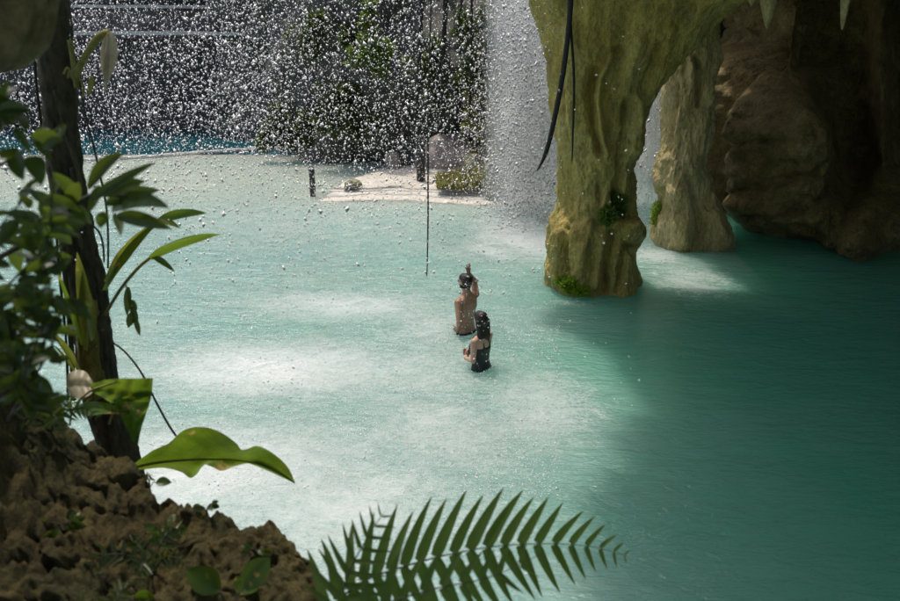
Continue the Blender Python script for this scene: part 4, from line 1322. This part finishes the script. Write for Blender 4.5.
# thin lianas around the trunk
g3 = 'thin lianas around the tree trunk'
vine('liana', 'thin dark liana running down just beside the tree trunk', up(px_pts([(68, -4), (70, 28), (79, 80), (86, 118), (92, 140), (99, 170), (106, 205), (108, 235), (108, 268)], 3.45)), 0.0042, 'vine_g', g3, 0.1, 60)
vine('liana', 'short looped liana on the tree trunk behind the leaflets', px_pts([(92, 225), (99, 232), (103, 245), (104, 262)], 3.45), 0.0042, 'vine_g', g3, 0.1, 30)
vine('liana', 'arched thin liana ending above the big wavy leaf', px_pts([(112, 342), (126, 353), (142, 374), (156, 402), (168, 424), (176, 436)], 3.2), 0.0042, 'vine_g', g3, 0.1, 40)
vine('liana', 'pale double liana hanging close along the shaded side of the trunk', up(px_pts([(30, -4), (33, 40), (38, 100), (47, 160), (55, 220), (60, 280), (66, 340), (68, 400)], 3.7)), 0.006, 'vine_g', g3, 0.1, 60)

# yellow shoot with a withered hanging leaf
yp = root_at('withered_shoot', None, 'yellow shoot with a withered papery leaf hanging from the trunk', 'plant')
obj('stem', tube_mesh('stem', spline(px_pts([(74, 78), (78, 70), (88, 52), (96, 40), (104, 34), (109, 33)], 3.42), 24), [0.020, 0.022, 0.02, 0.018, 0.018, 0.016] + [0.014] * 18, 8, True, 0.2), M['stem_y'], yp)
obj('stem', tube_mesh('stem', spline(px_pts([(77, 88), (74, 66), (71, 46), (70, 40)], 3.42), 14), 0.011, 8, True, 0.2), M['stem_y'], yp)
for pl in ([(64, 74), (68, 68), (74, 80)], [(68, 78), (70, 70), (76, 84)], [(80, 78), (84, 90), (82, 98)]):
    obj('stem', tube_mesh('stem', spline(px_pts(pl, 3.40), 8), 0.005, 6), M['stem_y'], yp)
px_leaf(yp, (111, 33), (106, 84), 16, 3.42, 3.38, 'dry', 'leaf', prof='strap', fold=0.5, wave=0.12)
px_leaf(yp, (108, 36), (105, 96), 5, 3.40, 3.36, 'dry', 'leaf', prof='strap', fold=0.4)
px_leaf(yp, (92, 76), (89, 96), 5, 3.42, 3.4, 'leaf_y', 'leaf')
rebase(yp, at_y(75, 80, 3.45))

# epiphyte with strap leaves clasping the trunk
ep = root_at('strap_leaf_plant', None, 'strap leaved plant with yellow green leaves clasping the trunk', 'plant')
for (b, t, w, mt, dr, tw) in (((88, 330), (77, 252), 13, 'leaf_y', 0.0, 0.2), ((86, 350), (83, 268), 10, 'leaf_y', 0.02, -0.5), ((92, 340), (90, 292), 9, 'leaf_y', 0.02, 0.5), ((82, 345), (56, 268), 5, 'leaf', 0.05, 0.3),
                              ((80, 372), (50, 330), 7, 'leaf_y', 0.06, 0.4), ((78, 378), (54, 345), 5, 'leaf_y', 0.04, 0.9), ((104, 290), (166, 218), 12, 'leaf', 0.10, 0.9), ((106, 282), (158, 222), 12, 'leaf_y', 0.07, 0.3)):
    px_leaf(ep, b, t, w, 3.42, 3.3, mt, 'leaf', prof='strap', droop=dr, twist=tw, fold=0.35, n=14)
px_leaf(ep, (158, 220), (207, 213), 9, 3.32, 3.25, 'leaf', 'leaf', prof='leaf', droop=0.05, wave=0.1, n=12)
px_leaf(ep, (160, 219), (180, 228), 6, 3.3, 3.25, 'leaf_y', 'leaf', prof='leaf', droop=0.05)
obj('stem', tube_mesh('stem', spline(px_pts([(105, 315), (120, 290), (138, 268), (154, 255)], 3.38), 18), 0.007, 7), M['stem_y'], ep)
px_leaf(ep, (150, 258), (223, 234), 13, 3.36, 3.2, 'leaf', 'leaf', prof='leaf', droop=0.06, twist=0.85, n=14, wave=0.04)
px_leaf(ep, (152, 256), (175, 272), 6, 3.36, 3.3, 'leaf_d', 'leaf', prof='leaf', droop=0.06)
rebase(ep, at_y(92, 345, 3.5))

# hanging dead sprig
sp = root_at('hanging_sprig', None, 'small dark withered sprig dangling under the strap leaves', 'plant')
obj('stem', tube_mesh('stem', spline(px_pts([(126, 285), (130, 300), (134, 318), (138, 332)], 3.3), 14), 0.003, 6), M['vine_g'], sp)
for (b, t, w) in (((128, 287), (127, 316), 7), ((130, 300), (137, 310), 6), ((133, 312), (128, 328), 8), ((135, 318), (140, 336), 5), ((131, 306), (138, 322), 6)):
    px_leaf(sp, b, t, w, 3.3, 3.28, 'leaf_d', 'leaf', wave=0.15)
rebase(sp, at_y(126, 285, 3.3))

# ---------------------------------------------------------------- big leaves traced in section (own distance, curvature and size)
def traced_leaf(parent, top, mid, bot, Y, dtop, dbot, mat, n=34, name='leaf', ripple=0.012):
    T, Mi, Bo = (spline([Vector((x, y, 0)) for x, y in c], n) for c in (top, mid, bot))
    rows = 9
    V, F = [], []
    for i in range(n):
        s = i / (n - 1)
        yy = Y[0] + (Y[1] - Y[0]) * s
        env = math.sin(math.pi * min(1, 0.05 + 0.9 * s))
        for k in range(rows):
            u = k / (rows - 1) * 2 - 1
            if u < 0:
                q = Mi[i].lerp(T[i], -u); dy = dtop * (-u) ** 1.3
            else:
                q = Mi[i].lerp(Bo[i], u); dy = dbot * u ** 1.3
            rip = ripple * math.sin(s * 26 + u * 2.0) * abs(u) + 0.006 * mn.noise(Vector((s * 9, u * 3, 2)))
            V.append(at_y(q.x, q.y, yy + dy * env + rip + (0.010 if abs(u) < 0.05 else 0)))
    for i in range(n - 1):
        for k in range(rows - 1):
            F.append((i * rows + k, i * rows + k + 1, (i + 1) * rows + k + 1, (i + 1) * rows + k))
    me = mesh_from(name, V, F)
    for nm, arr in (('along', np.repeat(np.linspace(0, 1, n), rows)), ('across', np.tile(np.linspace(-1, 1, rows), n))):
        me.attributes.new(nm, 'FLOAT', 'POINT').data.foreach_set('value', arr.astype(np.float32))
    return obj(name, me, M[mat], parent)

bl = root_at('broad_leaf_plant', None, 'big wavy green leaf with tan blotches reaching over the rock bank', 'plant')
bmid = [(134, 467), (160, 462), (190, 459.5), (215, 459), (238, 460), (265, 465), (295, 483)]
big = traced_leaf(bl, [(134, 464), (152, 451), (169, 443), (184, 430), (202, 427), (220, 432), (236, 443), (241, 449.5), (247, 449), (257, 446), (271, 452), (287, 466), (295, 482.5)],
            bmid, [(134, 471), (148, 469), (164, 468), (181, 472), (190, 478), (197, 474), (204, 465), (212, 467), (222, 471), (233, 467), (246, 463), (268, 471), (295, 483.5)], (2.85, 2.62), -0.12, 0.11, 'leaf_big', 44)
obj('midrib', tube_mesh('midrib', [p - Vector((0, 0.003, 0)) for p in spline([at_y(x, y, 2.856 - 0.23 * (x - 134) / 161) for x, y in bmid], 24)], list(np.linspace(0.006, 0.0015, 24)), 6), M['stem_y'], big)
obj('stem', tube_mesh('stem', spline([at_y(134, 467, 2.85), at_y(120, 466, 2.7), at_y(108, 476, 2.5), at_y(100, 500, 2.38)], 14), 0.006, 7), M['stem_y'], bl)
rebase(bl, bank_pt(*at_y(100, 500, 2.38).xy))

bl2 = root_at('broad_leaf_plant', None, 'folded drooping green leaf with tan blotches before the trunk foot', 'plant')
traced_leaf(bl2, [(91, 384), (105, 380), (120, 378.5), (136, 378.5), (153, 378)], [(91, 388), (104, 389), (118, 390), (133, 393), (152, 392)], [(91, 392), (100, 396), (112, 403), (125, 402), (150, 402)], (2.62, 2.5), -0.05, 0.05, 'leaf_big', 24)
traced_leaf(bl2, [(113, 400), (118, 411), (126, 426), (132, 440), (137, 447)], [(122, 396), (130, 408), (134, 422), (136, 434), (137.3, 447)], [(152, 379), (151, 398), (146, 414), (141, 430), (137.6, 447)], (2.56, 2.46), -0.03, 0.05, 'leaf_big', 24)
traced_leaf(bl2, [(68, 374), (76, 370), (86, 372), (93, 382)], [(66, 384), (74, 384), (84, 385), (93, 388)], [(70, 396), (78, 399), (88, 396), (93, 392)], (2.66, 2.62), 0.05, -0.05, 'dry', 18, 'leaf', 0.003)
traced_leaf(bl2, [(74, 408), (86, 402), (102, 402), (118, 406), (130, 412)], [(74, 410), (88, 408), (102, 408), (118, 410), (130, 413)], [(74, 413), (88, 416), (104, 414), (118, 414), (130, 414)], (2.6, 2.52), 0.05, -0.05, 'leaf_big', 18)
for pl in ([(74, 410), (80, 400), (92, 390), (104, 386), (120, 380)], [(70, 425), (72, 412), (80, 402)], [(111, 404), (112, 414), (109, 424)]):
    obj('stem', tube_mesh('stem', spline(px_pts(pl, 2.53), 14), 0.0035, 6), M['stem_y'], bl2)
rebase(bl2, at_y(72, 425, 2.53))

# ---------------------------------------------------------------- leaflet branch in front of the trunk
br = root_at('leafy_branch', None, 'dark green branch of narrow leaflets reaching past the trunk', 'plant')
stem = px_pts([(-10, 262), (30, 240), (62, 214), (92, 196), (120, 196), (148, 198)], 1.75)
obj('stem', tube_mesh('stem', spline(stem, 30), [0.006] * 20 + [0.003] * 10, 6), M['vine_g'], br)
for (b, t, w) in (((88, 188), (124, 153), 13), ((100, 186), (88, 214), 9), ((92, 200), (156, 162), 10), ((98, 194), (145, 181), 16), ((106, 204), (160, 190), 14), ((112, 210), (170, 208), 16), ((118, 216), (172, 229), 15), ((104, 212), (100, 228), 12), ((116, 214), (121, 236), 9),
                  ((80, 200), (52, 172), 12), ((70, 208), (78, 182), 14), ((60, 214), (30, 190), 12), ((66, 212), (92, 224), 14), ((48, 224), (72, 244), 14), ((40, 230), (10, 212), 14), ((30, 236), (44, 262), 14), ((20, 242), (-8, 240), 14), ((52, 222), (40, 198), 14), ((12, 246), (20, 272), 14)):
    px_leaf(br, b, t, w, 1.75 + random.uniform(-.04, .04), 1.72 + random.uniform(-.08, .08), 'leaf_d', 'leaf', droop=random.uniform(0.02, 0.1), twist=random.uniform(-.5, .5), wave=0.03)
rebase(br, at_y(-10, 262, 1.75))

# shrub of small dark leaves on the left
def dark_shrub(label, stems, Y, seed, nleaf, lmin, lmax, wfac, mat='leaf_d'):
    r = random.Random(seed)
    root = root_at('leafy_shrub', None, label, 'shrub', 'dark shrubs on the rock bank')
    for pl in stems:
        pp = px_pts(pl, Y)
        P = spline([p + Vector((r.uniform(-.02, .02), r.uniform(-.12, .12), r.uniform(-.02, .02))) for p in pp], 24)
        br = obj('branch', tube_mesh('branch', P, list(np.linspace(0.0032, 0.001, 24)), 6), M['vine_g'], root)
        for k in range(nleaf):
            t = 0.10 + 0.90 * (k + r.uniform(0, 1)) / nleaf
            p = P[min(23, int(t * 23))] + Vector((r.uniform(-.008, .008), r.uniform(-.02, .02), r.uniform(-.008, .008)))
            sgn = 1 if r.random() < 0.5 else -1
            dr = Vector((sgn * r.uniform(0.2, 1.0), r.uniform(-0.6, 0.6), r.uniform(-0.8, 0.6))).normalized()
            L = r.uniform(lmin, lmax)
            obj('leaf', leaf_mesh('leaf', p, p + dr * L, L * wfac * r.uniform(0.7, 1.2), n=7, droop=r.uniform(0, .14), twist=r.uniform(-1.1, 1.1)), M[mat], br)
    rebase(root, px_pts([stems[0][0]], Y)[0])
dark_shrub('dark small leaved shrub in front of the trunk near the bank', [[(20, 400), (4, 330), (34, 270), (30, 196)], [(40, 410), (52, 350), (30, 300), (44, 236)], [(4, 380), (12, 320), (-6, 250), (10, 180)], [(55, 410), (40, 365), (62, 320), (56, 280)], [(10, 400), (28, 360), (14, 320), (24, 290)], [(-10, 350), (10, 300), (26, 240), (58, 214)]], 1.45, 3, 40, 0.024, 0.062, 0.42)
dark_shrub('dark drooping leaves around the top of the trunk', [[(-20, 150), (4, 118), (24, 104), (34, 118)], [(-15, 190), (12, 150), (34, 140), (60, 160)], [(-20, 120), (0, 92), (16, 88)]], 1.5, 9, 12, 0.03, 0.060, 0.5)

# ---------------------------------------------------------------- ferns
PINNA = {}
def fern(root_label, fronds, mat, group):
    root = root_at('fern', None, root_label, 'fern', group)
    for (ctrl, n, Lfun, wfac, seed, lift) in fronds:
        r = random.Random(seed)
        P = spline(ctrl, 60)
        rach = obj('rachis', tube_mesh('rachis', P, list(np.linspace(0.0032, 0.0006, 60)), 6), M['vine_g'], root)
        for k in range(n):
            t = 0.03 + 0.96 * (k + 0.5) / n
            f = t * 59; i = min(58, int(f))
            p = P[i].lerp(P[i + 1], f - i)
            d = (P[min(59, i + 2)] - P[max(0, i - 2)]).normalized()
            vd = (p - CAM).normalized()
            s = d.cross(vd).normalized()
            for sg in (-1, 1):
                L = Lfun(t) * r.uniform(0.93, 1.07)
                if L < 0.006: continue
                ang = (R(100 - 44 * t) if sg < 0 else R(58 - 10 * t)) + r.uniform(-.05, .05)
                dd = (d * math.cos(ang) + s * sg * math.sin(ang) + vd * (lift + r.uniform(-.08, .08))).normalized()
                p2 = p + s * sg * 0.002
                me = leaf_mesh('pinna', p2, p2 + dd * L, L * wfac(t), n=8, prof='pinna', fold=0.22, droop=r.uniform(0.0, 0.04), twist=r.uniform(-.25, .25), bend=(d if t > 0.12 else -d) * (r.uniform(0.05, 0.16)))
                obj('pinna', me, M[mat], rach)
    rebase(root, fronds[0][0][0])
    return root

YF = 1.78
main = [at_y(318, 622, 1.62), at_y(357, 585, 1.70), at_y(406, 566, 1.75), at_y(466, 551, 1.78), at_y(527, 544, 1.82), at_y(587, 546, 1.86), at_y(630, 557, 1.90)]
Lmain = lambda t: (0.150 + 0.010 * min(1, t * 3)) * (1 if t < 0.5 else max(0.0, 1 - ((t - 0.5) / 0.52) ** 1.35)) 
main2 = [at_y(430, 660, 1.50), at_y(410, 610, 1.52), at_y(392, 568, 1.54), at_y(385, 528, 1.58), at_y(380, 496, 1.62)]
front = [at_y(330, 660, 1.45), at_y(372, 612, 1.48), at_y(430, 590, 1.52), at_y(490, 577, 1.56), at_y(545, 552, 1.62)]
fern('broad fern frond arching over the water from the rock bank', [(main, 21, Lmain, lambda t: 0.165 + 0.06 * t, 4, 0.05)], 'fern', 'ferns on the bank')
fern('dark lower fern fronds crossing under the broad arching frond', [(front, 12, lambda t: 0.02 + 0.085 * max(0.0, 1 - t ** 2.5), lambda t: 0.24, 8, -0.1),
      ([at_y(345, 650, 1.58), at_y(341, 612, 1.62), at_y(348, 575, 1.66), at_y(366, 540, 1.70), at_y(384, 512, 1.72)], 11, lambda t: 0.02 + 0.10 * max(0.0, 1 - t ** 2), lambda t: 0.17, 12, 0.1)], 'fern', 'ferns on the bank')
# small ferns and herbs on the bank
def small_fern(px, py, z, n, L, label, seed, mat='fern'):
    r = random.Random(seed)
    b = at_z(px, py, z)
    b = bank_pt(b.x, b.y)
    fr = []
    for k in range(n):
        a = 2 * math.pi * k / n + r.uniform(-.3, .3)
        e = Vector((math.cos(a), math.sin(a) * 0.8, 0))
        LL = L * r.uniform(0.7, 1.1)
        fr.append(([b, b + e * LL * 0.35 + Vector((0, 0, LL * 0.45)), b + e * LL * 0.75 + Vector((0, 0, LL * 0.55)), b + e * LL + Vector((0, 0, LL * 0.3))], 9, (lambda q: lambda t: q * 0.28 * max(0.05, math.sin(math.pi * (0.15 + 0.8 * t))))(LL), lambda t: 0.3, seed + k, 0.0))
    fern(label, fr, mat, 'small ferns on the bank')
small_fern(150, 560, 3.5, 5, 0.16, 'small dark fern in the middle of the rock bank', 31, 'leaf_d')
small_fern(108, 606, 3.5, 4, 0.12, 'small bright fern low on the shaded rock bank', 32, 'fern')

def herb(px, py, z, n, L, w, mat, label, seed):
    r = random.Random(seed)
    b = at_z(px, py, z); b = bank_pt(b.x, b.y)
    root = root_at('herb', None, label, 'plant', 'small herbs on the bank')
    for k in range(n):
        a = r.uniform(0, 2 * math.pi)
        h = L * r.uniform(0.4, 1.0)
        q = b + Vector((math.cos(a) * L * 0.5, math.sin(a) * L * 0.4, h * 0.7))
        obj('stem', tube_mesh('stem', spline([b, b.lerp(q, 0.6) + Vector((0, 0, 0.01)), q], 6), 0.0016, 5), M['vine_g'], root)
        e = q + Vector((math.cos(a) * 0.8, math.sin(a) * 0.5, r.uniform(-0.3, 0.4))).normalized() * w
        obj('leaf', leaf_mesh('leaf', q, e, w * 0.7, n=6, droop=0.08, twist=r.uniform(-.5, .5)), M[mat], root)
    rebase(root, b)
herb(120, 588, 3.5, 9, 0.07, 0.055, 'leaf', 'bright green herb on the lower rock bank', 41)
herb(165, 535, 3.5, 12, 0.06, 0.032, 'leaf', 'clover like herb in the middle of the rock bank', 42)
herb(205, 509, 3.52, 8, 0.035, 0.022, 'leaf_d', 'tiny leaved herb on the top edge of the rock bank', 43)
herb(232, 600, 3.48, 4, 0.10, 0.10, 'leaf', 'broad bright leaf standing at the foot of the rock bank', 44)
herb(60, 520, 3.6, 12, 0.06, 0.035, 'leaf_d', 'dark leafy herb on the shaded high side of the rock bank', 46)
herb(255, 545, 3.5, 10, 0.04, 0.024, 'leaf_d', 'low dark herb on the sunny end of the rock bank', 47)
small_fern(60, 470, 3.6, 6, 0.15, 'dark fern high on the shaded rock bank under the shrub', 33, 'leaf_d')
herb(150, 490, 3.55, 3, 0.04, 0.045, 'leaf_d', 'single dark pointed leaf on the bank crest by the big leaf', 45)

# blurred rock lobe hanging close in the top left corner
def near_lobe():
    a = at_y(2, -60, 1.5); b = at_y(-6, 74, 1.42)
    n, m = 60, 48
    V = []
    for i in range(n):
        t = i / (n - 1)
        c = a.lerp(b, t)
        r = 0.088 * (1 - 0.12 * t) * math.sqrt(max(0.0, 1 - max(0, (t - 0.55) / 0.45) ** 2.4)) + 0.002
        for k in range(m):
            th = 2 * math.pi * k / m
            q = Vector((math.cos(th), math.sin(th), 0))
            V.append(c + q * r * (1 + 0.22 * mn.fractal(Vector((q.x, q.y, c.z * 6)) * 1.4, 0.9, 2, 4)))
    top = [a + Vector((0, 0, 0)), ]
    F = [(i * m + k, i * m + (k + 1) % m, (i + 1) * m + (k + 1) % m, (i + 1) * m + k) for i in range(n - 1) for k in range(m)]
    F.append(tuple(range(m))[::-1])
    base = len(V)
    # neck up to the cave roof
    pts = spline([a - Vector((0, 0, 0.05)), a + Vector((-0.05, -0.1, 0.8)), a + Vector((-0.15, -0.3, 2.4))], 16)
    tm = tube_mesh('neck', pts, list(np.linspace(0.085, 0.3, 16)), 24, True, 0.2)
    for v in tm.vertices: V.append(v.co.copy())
    for p in tm.polygons: F.append(tuple(base + i for i in p.vertices))
    tag(obj('stalactite', mesh_from('stalactite', V, F), M['cave']), 'blurred dull olive stalactite lobe hanging close beside the tree trunk', 'stalactite')
near_lobe()
